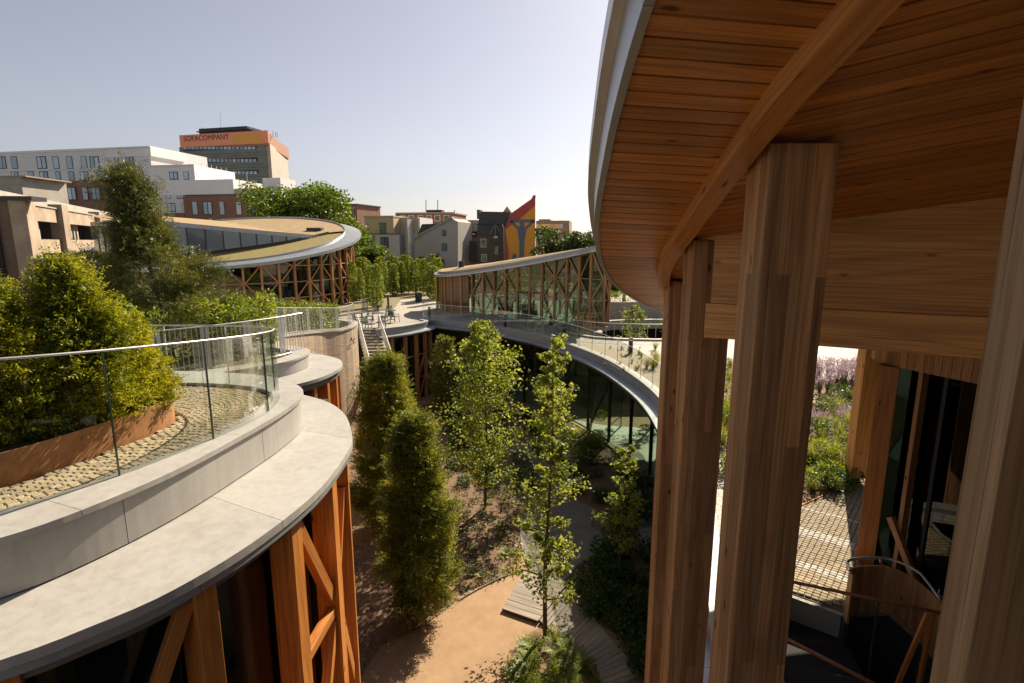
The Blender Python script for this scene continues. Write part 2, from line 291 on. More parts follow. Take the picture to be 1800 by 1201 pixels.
def sweep(name, pts, prof, mat, parent=None, zf=None, closed=True, smooth=False, ns=None):
    """prof: list of (outward offset, z)"""
    ns = ns or normals2(pts); k = len(prof); V = []; Fc = []; UV = []; s = [0]
    for a, b in zip(pts, pts[1:]): s.append(s[-1] + (Vector((b.x, b.y)) - Vector((a.x, a.y))).length)
    per = [0]
    for i in range(k): a = prof[i]; b = prof[(i + 1) % k]; per.append(per[-1] + math.hypot(b[0] - a[0], b[1] - a[1]))
    for i, (p, n) in enumerate(zip(pts, ns)):
        dz = zf(p, i) if zf else 0
        for o, z in prof: V.append((p.x + n.x * o, p.y + n.y * o, z + dz))
    for i in range(len(pts) - 1):
        for j in range(k if closed else k - 1):
            j2 = (j + 1) % k; Fc.append((i * k + j, i * k + j2, (i + 1) * k + j2, (i + 1) * k + j)); UV += [(per[j], s[i]), (per[j + 1], s[i]), (per[j + 1], s[i + 1]), (per[j], s[i + 1])]
    if closed:
        Fc.append(tuple(range(k))[::-1]); UV += [(0, 0)] * k; b = (len(pts) - 1) * k; Fc.append(tuple(range(b, b + k))); UV += [(0, 0)] * k
    me = mk(V, Fc, UV)
    if closed: fixn(me)
    return link(name, me, mat, parent, smooth=smooth)
def panels(name, pts, prof, seg, mat, parent, gap=.004, zf=None):
    """a swept band cut into separate panels with open joints"""
    pp = resample(pts, .12); n = max(2, int(seg / .12)); i = 0; out = []; NS = normals2(pp)
    while i < len(pp) - 1:
        q = [p.copy() for p in pp[i:i + n + 1]]
        if len(q) < 2: break
        d = (q[1] - q[0]).normalized(); q[0] = q[0] + d * gap; d = (q[-1] - q[-2]).normalized(); q[-1] = q[-1] - d * gap
        out.append(sweep(name, q, prof, mat, parent, zf=zf, ns=NS[i:i + n + 1])); i += n
    return out
def sheet(name, outer, holes, z, mat, flip=False):
    bm = bmesh.new(); E = []
    for lp in [outer] + holes:
        vs_ = [bm.verts.new((p[0], p[1], z)) for p in lp]; E += [bm.edges.new((vs_[i], vs_[(i + 1) % len(vs_)])) for i in range(len(vs_))]
    bmesh.ops.triangle_fill(bm, use_beauty=True, use_dissolve=False, edges=E)
    for f in bm.faces:
        f.normal_update()
        if (f.normal.z < 0) != flip: f.normal_flip()
    me = bpy.data.meshes.new(name); bm.to_mesh(me); bm.free(); return link(name, me, mat)
def tubes(chains, sides=6):
    """chains: list of [(Vector, radius), ...] -> mesh"""
    V = []; Fc = []
    for ch in chains:
        b0 = len(V); prev = None
        for i, (p, r) in enumerate(ch):
            d = (ch[min(i + 1, len(ch) - 1)][0] - ch[max(i - 1, 0)][0]).normalized(); a = d.orthogonal().normalized() if prev is None else (prev - d * prev.dot(d)).normalized(); prev = a; b = d.cross(a)
            for k in range(sides): t = 2 * math.pi * k / sides; V.append(p + (a * math.cos(t) + b * math.sin(t)) * r)
        for i in range(len(ch) - 1):
            for k in range(sides): k2 = (k + 1) % sides; Fc.append((b0 + i * sides + k, b0 + i * sides + k2, b0 + (i + 1) * sides + k2, b0 + (i + 1) * sides + k))
        e = b0 + (len(ch) - 1) * sides; Fc.append(tuple(range(e, e + sides))); Fc.append(tuple(range(b0, b0 + sides))[::-1])
    return mk(V, Fc)
def tube(name, pts, r, mat, parent=None, sides=8): return link(name, tubes([[(Vector(p), r) for p in pts]], sides), mat, parent, smooth=True)
def copy_tree(o, parent=None):
    c = o.copy(); col.objects.link(c); WM[c.name] = o.matrix_basis.copy()
    if parent is not None: c.parent = parent
    for ch in list(o.children): copy_tree(ch, c)
    return c

# ------------------------------------------------------------------ foliage helpers
def quads(C, A, B):
    n = len(C); V = np.empty((n, 4, 3)); V[:, 0] = C - A; V[:, 1] = C + B; V[:, 2] = C + A; V[:, 3] = C - B
    me = bpy.data.meshes.new('leaves'); me.vertices.add(4 * n); me.vertices.foreach_set('co', V.reshape(-1)); me.loops.add(4 * n); me.loops.foreach_set('vertex_index', np.arange(4 * n)); me.polygons.add(n); me.polygons.foreach_set('loop_start', np.arange(0, 4 * n, 4)); me.polygons.foreach_set('loop_total', np.full(n, 4)); me.update(calc_edges=True); return me
def unit(n): v = rng.normal(size=(n, 3)); return v / np.linalg.norm(v, axis=1, keepdims=True)
def norm(v): return v / np.maximum(1e-9, np.linalg.norm(v, axis=1, keepdims=True))
def sprays(P, D, L, m, ll, lw, flat=.75):
    """twigs at P along D (unit) of length L, m leaflets each"""
    n = len(P); S = norm(np.cross(D, unit(n))); C = []; A = []; B = []
    for j in range(m):
        t = (j + .5) / m; sg = 1 if j % 2 else -1
        c = P + D * (L * t)[:, None] if np.ndim(L) else P + D * L * t
        a = norm(D * .75 + S * sg * flat + rng.normal(size=(n, 3)) * .22); l = ll * (1.15 - .6 * t) * rng.uniform(.7, 1.3, (n, 1))
        b = norm(np.cross(a, rng.normal(size=(n, 3)) * .5 + np.cross(D, S)))
        C.append(c + a * l * .5); A.append(a * l * .5); B.append(b * lw * rng.uniform(.7, 1.3, (n, 1)) * .5)
    return quads(np.concatenate(C), np.concatenate(A), np.concatenate(B))
def rand_leaves(P, size, aspect=.62, up=.35, out=None):
    n = len(P); a = unit(n); a[:, 2] = a[:, 2] * .6 - .15; a = norm(a); nn = unit(n) * .8; nn[:, 2] += up
    b = norm(np.cross(a, nn)); l = size * rng.uniform(.65, 1.25, (n, 1)); return quads(P, a * l * .5, b * l * aspect * .5)
def conifer(name, label, cat, base, H, Rr, n, mat, group=None, prof=None, ll=.05, lw=.018, L=.16, m=9, seed=0, lean=(0, 0), up=.35, plumes=70, fill=.4):
    base = Vector(base); root = thing(name, label, cat, base, group)
    link('trunk', tubes([[(base - Vector((0, 0, .1)), .03 * H ** .8 * .5), (base + Vector((lean[0] * .5, lean[1] * .5, H * .5)), .014 * H ** .8), (base + Vector((lean[0], lean[1], H * .93)), .006)]]), 'bark', root)
    prof = prof or (lambda h: np.minimum(1, .55 + 2.2 * h) * np.power(np.clip(1 - h, 0, 1), .55))
    # inner fill plus ragged plumes that break the outline
    nf = int(n * fill); K = plumes; np_ = n - nf; ph = seed * 1.7
    h = rng.uniform(0, 1, nf) ** .85; a = rng.uniform(0, 2 * math.pi, nf); lump = 1 + .2 * np.sin(3 * a + ph + 9 * h) + .16 * np.sin(5 * a - 13 * h + 2 * ph)
    r = Rr * .8 * prof(h) * lump * (.35 + .65 * np.sqrt(rng.uniform(0, 1, nf))); up_f = np.full(nf, up)
    hk = np.linspace(.02, .97, K) + rng.normal(size=K) * .02; ak = np.arange(K) * 2.4 + rng.normal(size=K) * .4; rk = Rr * prof(np.clip(hk, 0, 1)) * rng.uniform(.75, 1.32, K); lk = Rr * rng.uniform(.45, .8, K)
    idx = rng.integers(0, K, np_); t = rng.uniform(0, 1, np_) ** .75; w = (.05 + .24 * np.sin(np.pi * np.clip(t * .85 + .1, 0, 1)))[:, None] * Rr
    c, s_ = np.cos(ak[idx]), np.sin(ak[idx]); rad = rk[idx] - lk[idx] * (1 - t)
    hz_ = H * (.03 + .97 * hk[idx]) + up * lk[idx] * (t - .5) * 1.6
    Pp = np.stack([rad * c, rad * s_, hz_], 1) + rng.normal(size=(np_, 3)) * w * np.array([.62, .62, .5]); hh = np.clip(hz_ / H, 0, 1.1)
    P = np.concatenate([np.stack([r * np.cos(a), r * np.sin(a), H * (.03 + .97 * h)], 1) + np.stack([lean[0] * h, lean[1] * h, 0 * h], 1), Pp + np.stack([lean[0] * hh, lean[1] * hh, 0 * hh], 1)]) + np.array([base.x, base.y, base.z])
    P[:, 2] = np.maximum(P[:, 2], base.z + .02); aa = np.concatenate([a, ak[idx]]); D = norm(np.stack([np.cos(aa), np.sin(aa), np.full(n, up)], 1) + rng.normal(size=(n, 3)) * .38)
    link('crown', sprays(P, D, L * rng.uniform(.6, 1.4, n), m, ll, lw), mat, root); return root
def branchy(name, label, cat, base, H, spread, nb, mat, leaf, per, group=None, start=.18, seed=0, lean=(0, 0), r0=.06, prof=None, bare=0.25, upw=.55):
    rd = random.Random(seed); base = Vector(base); root = thing(name, label, cat, base, group); k = 12; tr = []
    for i in range(k + 1):
        t = i / k; tr.append((base + Vector((lean[0] * t + .05 * math.sin(t * 7 + seed), lean[1] * t + .05 * math.cos(t * 6 + seed), H * t - .08)), max(.006, r0 * (1 - t) ** .8)))
    ch = [tr]; LP = []; prof = prof or (lambda t: math.sin(math.pi * min(1, .15 + .85 * t)) ** .7)
    for b in range(nb):
        t = start + (1 - start) * ((b + rd.random()) / nb) ** .95; t = min(t, .985); f = t * k; i = int(f); p = tr[i][0].lerp(tr[min(i + 1, k)][0], f - i); an = b * 2.4 + rd.uniform(-.5, .5); Lb = spread * prof((t - start) / (1 - start)) * rd.uniform(.6, 1.15)
        d = Vector((math.cos(an), math.sin(an), upw * rd.uniform(.5, 1.5))).normalized(); q = [(p, max(.005, tr[i][1] * .5))]; cur = p.copy(); dd = d.copy()
        for s in range(5):
            dd = (dd + Vector((rd.uniform(-.25, .25), rd.uniform(-.25, .25), rd.uniform(-.1, .22)))).normalized(); cur = cur + dd * Lb / 5; q.append((cur.copy(), max(.003, q[0][1] * (1 - (s + 1) / 5.5))))
            if (s + 1) / 5 > bare:
                for _ in range(per): LP.append(cur + Vector((rd.gauss(0, 1), rd.gauss(0, 1), rd.gauss(0, .8))) * Lb * .13)
            if s in (1, 2, 3):
                e = cur + Vector((rd.uniform(-1, 1), rd.uniform(-1, 1), rd.uniform(-.2, .8))).normalized() * Lb * .38; ch.append([(cur.copy(), q[-1][1] * .7), (cur.lerp(e, .5) + Vector((0, 0, .02)), q[-1][1] * .5), (e, .002)])
                for _ in range(int(per * 1.2)): w = rd.random(); LP.append(cur.lerp(e, .35 + .75 * w) + Vector((rd.gauss(0, 1), rd.gauss(0, 1), rd.gauss(0, .8))) * Lb * .075)
        ch.append(q)
    link('trunk', tubes(ch, 5), 'bark', root, smooth=True)
    link('crown', rand_leaves(np.array([tuple(p) for p in LP]), leaf), mat, root); return root
def clumpy(name, label, cat, base, clumps, n, leaf, mat, group=None, trunk=None, rtrunk=.2, limbs=True):
    """crown made of leaf clumps [(x,y,z,rx,rz)] round a limbed trunk"""
    base = Vector(base); root = thing(name, label, cat, base, group); ch = []
    cs = np.array(clumps); w = cs[:, 3] ** 2; w = w / w.sum(); idx = rng.choice(len(cs), n, p=w); u = unit(n); rr = rng.uniform(.35, 1, (n, 1)) ** .45
    wob = 1 + .22 * np.sin(u[:, :1] * 5 + idx[:, None]) * np.cos(u[:, 1:2] * 6 + 2 * idx[:, None]); u[:, 2] = np.where(u[:, 2] < -.45, u[:, 2] * .5, u[:, 2])
    P = cs[idx, :3] + u * rr * wob * np.stack([cs[idx, 3], cs[idx, 3], cs[idx, 4]], 1)
    if trunk:
        top = base + Vector((0, 0, trunk)); ch.append([(base - Vector((0, 0, .2)), rtrunk), (base.lerp(top, .5), rtrunk * .8), (top, rtrunk * .55)])
        for c in clumps[::2] if limbs else []: e = Vector(c[:3]); st = base.lerp(top, random.uniform(.5, 1)); ch.append([(st, rtrunk * .4), (st.lerp(e, .5) + Vector((0, 0, .3)), rtrunk * .25), (e, rtrunk * .08)])
        link('trunk', tubes(ch), 'bark', root, smooth=True)
    link('crown', rand_leaves(P, leaf, .7, .5), mat, root); return root
def blade_mesh(n, h, spread, w, droop=.4, seed=0):
    rg = np.random.default_rng(seed); V = []; Fc = []
    for i in range(n):
        a = rg.uniform(0, 6.283); s = spread * rg.uniform(.15, 1); hh = h * rg.uniform(.55, 1.1); d = np.array([math.cos(a), math.sin(a), 0]); t = np.array([-d[1], d[0], 0]) * w * .5; b0 = d * s * .12
        m_ = b0 + d * s * .45 + np.array([0, 0, hh * .62]); e = b0 + d * s + np.array([0, 0, hh * (1 - droop * rg.uniform(.2, 1) * s / spread)]); k = len(V); V += [b0 - t, b0 + t, m_ + t * .8, m_ - t * .8, e]; Fc += [(k, k + 1, k + 2, k + 3), (k + 3, k + 2, k + 4)]
    return mk(V, Fc)
def fern_mesh(nf, L, seed=0):
    rg = np.random.default_rng(seed); C = []; A = []; B = []
    for i in range(nf):
        a = 6.283 * i / nf + rg.uniform(-.3, .3); d = np.array([math.cos(a), math.sin(a), 0]); s = np.array([-d[1], d[0], 0]); l = L * rg.uniform(.75, 1.15)
        for j in range(11):
            t = (j + 1) / 11; p = d * l * t * .75 + np.array([0, 0, l * (.95 * t - .62 * t * t)])
            for sg in (-1, 1): wv = L * .2 * math.sin(math.pi * min(1, .2 + t * .8)) + .01; C.append(p + s * sg * wv * .5); A.append(s * sg * wv * .5 + d * wv * .2); B.append(d * L * .035 + np.array([0, 0, .004]))
    return quads(np.array(C), np.array(A), np.array(B))
# ------------------------------------------------------------------ facade builder
V2 = lambda a: [Vector(p) for p in a]
def pane(name, a, b, za, zb, ta, tb, mat, parent, th=.02):
    d = (b - a).normalized(); n = Vector((d.y, -d.x)) * th / 2; v = []
    for s in (-1, 1):
        for p, z in ((a, za), (b, zb), (b, tb), (a, ta)): v.append((p.x + n.x * s, p.y + n.y * s, z))
    return link(name, fixn(mk(v, [(0, 1, 2, 3), (7, 6, 5, 4), (0, 4, 5, 1), (1, 5, 6, 2), (2, 6, 7, 3), (3, 7, 4, 0)])), mat, parent)
def facade(root, Q, z0, ztop, cw, cd, mat, rails=(), braces=None, goff=-.12, pmat='pane', bw=.09, rw=.07, skip=(), nobar=(), split=True, bev=0):
    N = normals2(Q); T = [ztop(p) for p in Q]
    for i, (p, n) in enumerate(zip(Q, N)):
        if i in nobar: continue
        bar('column', (p.x, p.y, z0), (p.x, p.y, T[i] + .03), cw, cd, mat, root, up=(n.x, n.y, 0), bev=bev)
    G = offset(Q, goff)
    for i in range(len(Q) - 1):
        if i in skip: continue
        a, b = Q[i], Q[i + 1]; d = (b - a).normalized(); a2, b2 = a + d * cw * .5, b - d * cw * .5; nn = Vector((d.y, -d.x)); lev = [z0 + .02] + [r for r in rails if r < min(T[i], T[i + 1]) - .15]
        ga, gb = G[i] + d * .01, G[i + 1] - d * .01
        for k, r in enumerate(lev):
            t = k == len(lev) - 1
            pane('pane', ga, gb, r, r, (T[i] if t else lev[k + 1] - .01), (T[i + 1] if t else lev[k + 1] - .01), pmat, root)
        for r in lev[1:]: bar('rail', (a2.x, a2.y, r), (b2.x, b2.y, r), rw, rw, mat, root, up=(nn.x, nn.y, 0))
        if braces:
            lv = lev + [min(T[i], T[i + 1])]
            for k in range(len(lv) - 1):
                s = braces(i, k)
                if s and lv[k + 1] - lv[k] > .5:
                    p, q = ((a2, lv[k]), (b2, lv[k + 1])) if s > 0 else ((a2, lv[k + 1]), (b2, lv[k]))
                    o = nn * .02; bar('brace', (p[0].x + o.x, p[0].y + o.y, p[1]), (q[0].x + o.x, q[0].y + o.y, q[1]), bw, bw * .9, mat, root, up=(nn.x, nn.y, 0))
def rot_z(poly): return poly
def balustrade(root, pts, z, h, seg, off_end=True, cap='steel_white', th=.022, capr=.022, cap_h=None):
    pp = resample(pts, seg); hf = h if callable(h) else (lambda p: h); cl_ = resample(pts, .1)
    for i, (a, b) in enumerate(zip(pp, pp[1:])):
        d = (b - a).normalized(); k = max(2, int((b - a).length / .28)); n_ = len(cl_); i0 = min(range(n_), key=lambda q: (cl_[q] - a).length); i1 = min(range(n_), key=lambda q: (cl_[q] - b).length); run = cl_[i0:i1 + 1] if i1 > i0 + 1 else [a, b]
        run = [run[0] + d * .008] + run[1:-1] + [run[-1] - d * .008]; V = []; Fc = []; nn_ = normals2(run)
        for p, q in zip(run, nn_):
            for s_ in (-1, 1): V += [(p.x + q.x * th / 2 * s_, p.y + q.y * th / 2 * s_, z), (p.x + q.x * th / 2 * s_, p.y + q.y * th / 2 * s_, z + hf(p))]
        for q in range(len(run) - 1): o = q * 4; Fc += [(o, o + 4, o + 5, o + 1), (o + 2, o + 3, o + 7, o + 6), (o + 1, o + 5, o + 7, o + 3), (o, o + 2, o + 6, o + 4)]
        e = len(V) - 4; Fc += [(0, 1, 3, 2), (e, e + 2, e + 3, e + 1)]; link('glass_panel', fixn(mk(V, Fc)), 'glass', root)
        c = a + d * .004; bar('glass_joint', (c.x, c.y, z), (c.x, c.y, z + hf(a)), .008, th + .002, 'glass_edge', root, up=(d.y, -d.x, 0))
    tube('handrail', [(p.x, p.y, z + hf(p) + capr * .6) for p in resample(pts, .2)], capr, cap, root)

# ------------------------------------------------------------------ plan curves
E_CURVE = catmull(V2([(-7.2, 42.3), (-6.43, 41.74), (-2.07, 38.84), (1.48, 34.71), (3.34, 31.18), (4.73, 27.43), (5.42, 23.81), (5.67, 20.36), (5.35, 16.5), (4.45, 12.2), (3.6, 9.2), (2.9, 6.5), (2.45, 4), (2.1, 0), (1.9, -8)]), 6)[::-1]  # travelling away: outward (right) = plaza side, so flip sign below
LOBE = catmull(V2([(-8.95, 36.3), (-8.3, 36.95), (-7.3, 37.9), (-6.25, 39.6), (-5.95, 41.0), (-6.6, 42.0)]), 6)
NEAR = catmull(V2([(-9, 1.1), (-6, 2.05), (-4.6, 2.7), (-3.61, 3.34), (-3.25, 3.66), (-2.88, 4.1), (-2.53, 4.9), (-2.3, 5.99), (-2.31, 7.17), (-2.44, 7.85), (-2.98, 9.07), (-3.86, 9.96), (-5.6, 10.75), (-8.5, 11.2), (-13, 11.3)]), 6)
TWO = catmull(V2([(-12, 11.9), (-9.6, 12.3), (-7.6, 13.1), (-6.23, 14.33), (-5.63, 15.27), (-5.42, 16.4), (-5.56, 17.3), (-6.05, 18.1), (-7.2, 18.9), (-9, 19.6)]), 6)
WALLB = catmull(V2([(-9.6, 21.5), (-10.3, 24.5), (-10.2, 28), (-9.66, 29.8), (-9.35, 31.4), (-9.7, 33.2), (-11.5, 34.6)]), 6)
xy = lambda L: [(p.x, p.y) for p in L]

# ------------------------------------------------------------------ the setting
court_out = xy(E_CURVE) + [(-7.3, 42.2)] + xy(offset(LOBE, -.5)[::-1])[1:] + [(-9.15, 38), (-11, 38), (-11.3, 35.6), (-11.6, 34.2), (-40, 34), (-40, -8)]
well = xy(catmull(V2([(3.2, 38.6), (3.25, 36.6), (3.9, 34.7), (5.4, 33.4), (7.4, 32.8), (9.6, 32.7), (12.5, 33.3), (15, 35), (16, 38), (15, 41), (12, 41.6), (8, 41.2), (6.3, 39.6), (5.9, 39.2), (4.9, 39.9)]), 4))
stairwell = [(4.3, 8.5), (4.81, 8.32), (5.41, 7.84), (6.15, 7.85), (6.2, 7.2), (6.0, 6.2), (5.5, 4.6), (4.5, 2), (3.35, 2), (3.65, 6)]
plaza = struct(sheet('plaza', [(-75, -25), (70, -25), (70, 80), (-75, 80)], [court_out, well, stairwell], 0, 'plaza'))
struct(sheet('plaza_underside', [(-75, -25), (70, -25), (70, 80), (-75, 80)], [court_out, well, stairwell], -.6, 'interior_dark', flip=True))
g = struct(sheet('ground', [(-2500, -400), (2500, -400), (2500, 4000), (-2500, 4000)], [[(-74, -24), (69, -24), (69, 79), (-74, 79)]], -.03, 'ground'))
struct(sheet('courtyard_floor', [(-45, -20), (30, -20), (30, 60), (-45, 60)], [], -5.62, 'sand'))
struct(sheet('stairwell_floor', [(2.6, -2), (9, -2), (9, 9.5), (2.6, 9.5)], [], -3.0, 'gravel_grey'))
bed = [(-3.2, 22.5), (-2.6, 18.2), (-1.7, 16.3), (-.2, 17.35), (.25, 18.3), (.3, 19.4), (.95, 17.4), (1.6, 16.6), (3.3, 14.3), (3.0, 12.6), (3.8, 11), (6.6, 12), (7.2, 20), (7, 26.5), (5.0, 30.3), (2, 33.8), (-4, 40), (-8, 36), (-6.8, 30)]
struct(link('soil_bed', (lambda o: o)(mk([(x, y, -5.6) for x, y in bed], [tuple(range(len(bed)))])), 'soil'))
bed2 = [tuple(atz(u, v, -5.6)[:2]) for u, v in [(975, 1095), (1012, 1145), (1060, 1205), (1040, 1260), (880, 1250), (880, 1195), (905, 1140), (940, 1108)]]
struct(link('soil_bed', mk([(x, y, -5.596) for x, y in bed2], [tuple(range(len(bed2)))]), 'soil'))
gp = [tuple(atz(u, v, -5.58)[:2]) for u, v in [(880, 779), (917, 775), (967, 821), (1009, 879), (1050, 896), (1038, 925), (1084, 954), (1080, 971), (1017, 992), (985, 1030), (930, 1004), (917, 967), (911, 904), (946, 867), (925, 821)]]
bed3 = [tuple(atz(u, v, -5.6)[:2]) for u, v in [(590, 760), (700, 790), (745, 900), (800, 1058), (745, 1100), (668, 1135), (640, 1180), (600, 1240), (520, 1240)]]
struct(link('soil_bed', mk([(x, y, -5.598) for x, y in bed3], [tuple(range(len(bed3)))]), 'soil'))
struct(prism('garden_path', gp, -5.61, -5.57, 'gravel_grey'))
struct(prism('interior_floor', xy(offset(E_CURVE, 1.9)) + [(-3, 55), (25, 55), (25, -5)], -5.61, -5.56, 'floor_in'))
# plaza edge of the sunken court: coping, fascia, ledge
edge = thing('plaza_edge_parapet', 'grey stone coping and gutter ledge curving round the sunken garden under glass railing', 'parapet', (3.3, 31.2, 0))
EC = [p for p in E_CURVE if p.y > -3]
panels('coping_panel', EC, [(-.02, .1), (.34, .1), (.34, -.02), (-.02, -.02)], 2.4, 'stone', edge)
panels('fascia_panel', EC, [(0, -.02), (.12, -.02), (.12, -.4), (0, -.4)], 2.4, 'zinc', edge)
panels('ledge_panel', EC, [(-.5, -.38), (.12, -.34), (.12, -.46), (-.5, -.46)], 2.4, 'zinc', edge)
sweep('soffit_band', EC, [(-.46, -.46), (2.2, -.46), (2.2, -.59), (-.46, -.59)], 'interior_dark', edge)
lobe = thing('lower_timber_building', 'timber framed glazed building under plaza edge beside the stairs', 'building', (-7.5, 37, -5.6))
panels('coping_panel', LOBE, [(-.75, .1), (-.45, .1), (-.45, -.02), (-.75, -.02)], 2.0, 'stone', lobe)
panels('fascia_panel', LOBE, [(-.6, -.02), (-.47, -.02), (-.47, -.42), (-.6, -.42)], 2.0, 'zinc', lobe)
panels('ledge_panel', LOBE, [(-.48, -.37), (.12, -.42), (.12, -.52), (-.48, -.5)], 2.0, 'zinc', lobe)
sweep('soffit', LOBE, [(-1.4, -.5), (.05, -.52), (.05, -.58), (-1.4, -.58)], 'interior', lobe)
LQ = resample(offset(LOBE, -.35), 1.05)
facade(lobe, LQ, -5.6, lambda p: -.55, .2, .26, 'larch_far', rails=(-3.9, -2.2), braces=lambda i, k: (1 if i % 2 else -1) if (i > 2 and k < 2) else 0, pmat='pane_dark', bw=.12, goff=-.18)
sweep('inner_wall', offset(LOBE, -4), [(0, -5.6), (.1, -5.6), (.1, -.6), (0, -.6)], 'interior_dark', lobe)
# glazed wall of the sunken court under the plaza
cg = thing('courtyard_glass_wall', 'tall dark framed glass wall recessed beneath the plaza edge', 'glass wall', (5.4, 30.5, -5.6))
CGQ = resample([p for p in offset(E_CURVE, 1.75) if 9 < p.y < 41.5], 2.3)[::-1]
facade(cg, CGQ, -5.6, lambda p: -.6, .09, .16, 'dark', rails=(), goff=-.0, pmat='pane_clear', bw=.1)
lw = thing('light_well_glass_wall', 'dark framed glass wall around the planted light well below the plaza', 'glass wall', (9, 33, -5.6))
WQ = resample(V2(well + [well[0]]), 1.9)
facade(lw, WQ, -5.6, lambda p: -.6, .07, .14, 'dark', pmat='glass', goff=0)
for i in (3, 6, 9, 12):
    a, b = WQ[i], WQ[i + 1]; bar('brace', (a.x, a.y, -5.5), (b.x, b.y, -.7), .16, .16, 'dark', lw)
sweep('well_rim', WQ, [(-.25, .12), (.05, .12), (.05, -.6), (-.25, -.6)], 'stone', lw)
struct(link('light_well_soil', mk([(x, y, -5.555) for x, y in well], [tuple(range(len(well)))]), 'sand'))
# dark rooms behind the glass
bw_ = thing('courtyard_back_wall', 'dark inner wall of the sunken storey seen behind the courtyard glass', 'wall', (-2, 44, -5.6))
sweep('wall_face', V2([(-13, 36), (-6, 45.5), (1, 46), (16, 46.5), (22, 40), (22, 10), (12, 4)]), [(0, -5.6), (.2, -5.6), (.2, -.6), (0, -.6)], 'interior', bw_)

# ------------------------------------------------------------------ near left building: terrace, parapet, timber facade
tb = thing('terrace_building', 'round timber and glass building with broad grey stone ledge and orange braced columns', 'building', (-4.5, 6.5, -5.6))
FASC = catmull(V2([(-13, 1.6), (-9, 2.15), (-6.1, 2.9), (-4.95, 3.35), (-4.2, 3.95), (-3.87, 4.42), (-3.56, 5.25), (-3.38, 6.2), (-3.25, 7.25), (-3.3, 8.15), (-3.7, 8.8), (-4.5, 9.35), (-5.9, 9.65), (-8.5, 9.8), (-13, 9.9)]), 6)
GLAS = catmull(V2([(-13, 2.1), (-9, 2.6), (-6.2, 3.3), (-5.1, 3.8), (-4.49, 4.37), (-4.01, 5.14), (-3.62, 6.17), (-3.43, 7.1), (-3.55, 7.95), (-3.95, 8.5), (-4.6, 8.8), (-5.6, 8.95), (-8, 9.0), (-13, 9.0)]), 6)
NEARL = [Vector((-13, .4))] + NEAR[:-1]
def between(name, A, B, zA, zB, th, seg, mat, root, n=170, gap=.02):
    """panels spanning from curve A (outer) to curve B (inner)"""
    LA = sum((b - a).length for a, b in zip(A, A[1:])); LB = sum((b - a).length for a, b in zip(B, B[1:])); A = resample(A, LA / n); B = resample(B, LB / n)
    k = max(2, int(seg / (LA / n))); i = 0
    while i < n:
        e = min(n, i + k); V = []; Fc = []
        for q in range(i, e + 1):
            a, b = A[q], B[q]
            if q == i: a, b = A[q].lerp(A[q + 1], gap), B[q].lerp(B[q + 1], gap)
            if q == e: a, b = A[q].lerp(A[q - 1], gap), B[q].lerp(B[q - 1], gap)
            V += [(a.x, a.y, zA), (b.x, b.y, zB), (b.x, b.y, zB - th), (a.x, a.y, zA - th)]
        m = e - i + 1
        for q in range(m - 1):
            for c in range(4): Fc.append((q * 4 + c, q * 4 + 4 + c, q * 4 + 4 + (c + 1) % 4, q * 4 + (c + 1) % 4))
        Fc += [(0, 1, 2, 3), tuple(4 * (m - 1) + c for c in (3, 2, 1, 0))]; link(name, fixn(mk(V, Fc)), mat, root); i = e
between('ledge_panel', NEARL, offset(FASC, -.02), 3.1, 3.12, .09, 2.6, 'stone', tb)
panels('drip_edge', NEAR, [(-.06, 3.0), (-.015, 3.0), (-.015, 2.93), (-.06, 2.93)], 1.9, 'zinc', tb)
panels('fascia_panel', FASC, [(-.06, 3.135), (0, 3.135), (0, 3.6), (-.06, 3.6)], 2.1, 'stone', tb)
between('coping_panel', offset(FASC, .035), offset(GLAS, -.08), 3.66, 3.66, .058, 2.1, 'stone', tb)
inner = offset(GLAS, -.05)
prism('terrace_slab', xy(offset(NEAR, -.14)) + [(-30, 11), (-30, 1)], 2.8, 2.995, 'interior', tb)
NQ_ALL = [p for p in offset(NEAR, -.24)]
# columns measured in the photograph, placed along the facade line under the ledge
s_col = resample(NQ_ALL, .05)
def near_pt(y0, branch=0):
    c = [p for p in s_col if p.x > -5.2 and p.y < 9.9]; return min(c, key=lambda p: abs(p.y - y0))
NQ = [near_pt(y) for y in (2.4, 3.0, 3.5, 4.53, 5.69, 6.75, 7.6, 8.5)] + V2([(-3.75, 9.55), (-5.2, 10.35)])
NQ[0] = Vector((-6.0, 2.3)); NQ[1] = Vector((-4.7, 2.9))
NN = normals2(NQ)
for i, (p, n) in enumerate(zip(NQ, NN)):
    bar('column', (p.x, p.y, -5.6), (p.x, p.y, 2.95), .2, .3, 'larch', tb, up=(n.x, n.y, 0), bev=.006)
def nbrace(i, za, j, zb, o=.05):
    a, b = NQ[i], NQ[j]; n = NN[i]; d = (b - a).normalized() * .1
    bar('brace', (a.x + d.x + n.x * o, a.y + d.y + n.y * o, za), (b.x - d.x + n.x * o, b.y - d.y + n.y * o, zb), .13, .12, 'larch', tb, up=(n.x, n.y, 0), bev=.004)
for i in range(len(NQ) - 1):
    pane('pane', offset(NQ, -.2)[i], offset(NQ, -.2)[i + 1], -5.58, -5.58, 2.8, 2.8, 'pane_dark', tb)
nbrace(2, .2, 3, 2.8); nbrace(4, 2.85, 5, 1.2); nbrace(5, 1.0, 4, 1.0); nbrace(5, .85, 4, -1.2); nbrace(6, 2.4, 5, 1.15); nbrace(5, .9, 6, -.8); nbrace(1, 2.85, 2, .2); nbrace(3, -.6, 2, -2.2); nbrace(6, -3, 5, -1)
for i, p in enumerate(offset(NQ, -.55)): bar('inner_mullion', (p.x, p.y, -5.6), (p.x, p.y, 2.8), .08, .2, 'frame', tb, up=(NN[i].x, NN[i].y, 0))
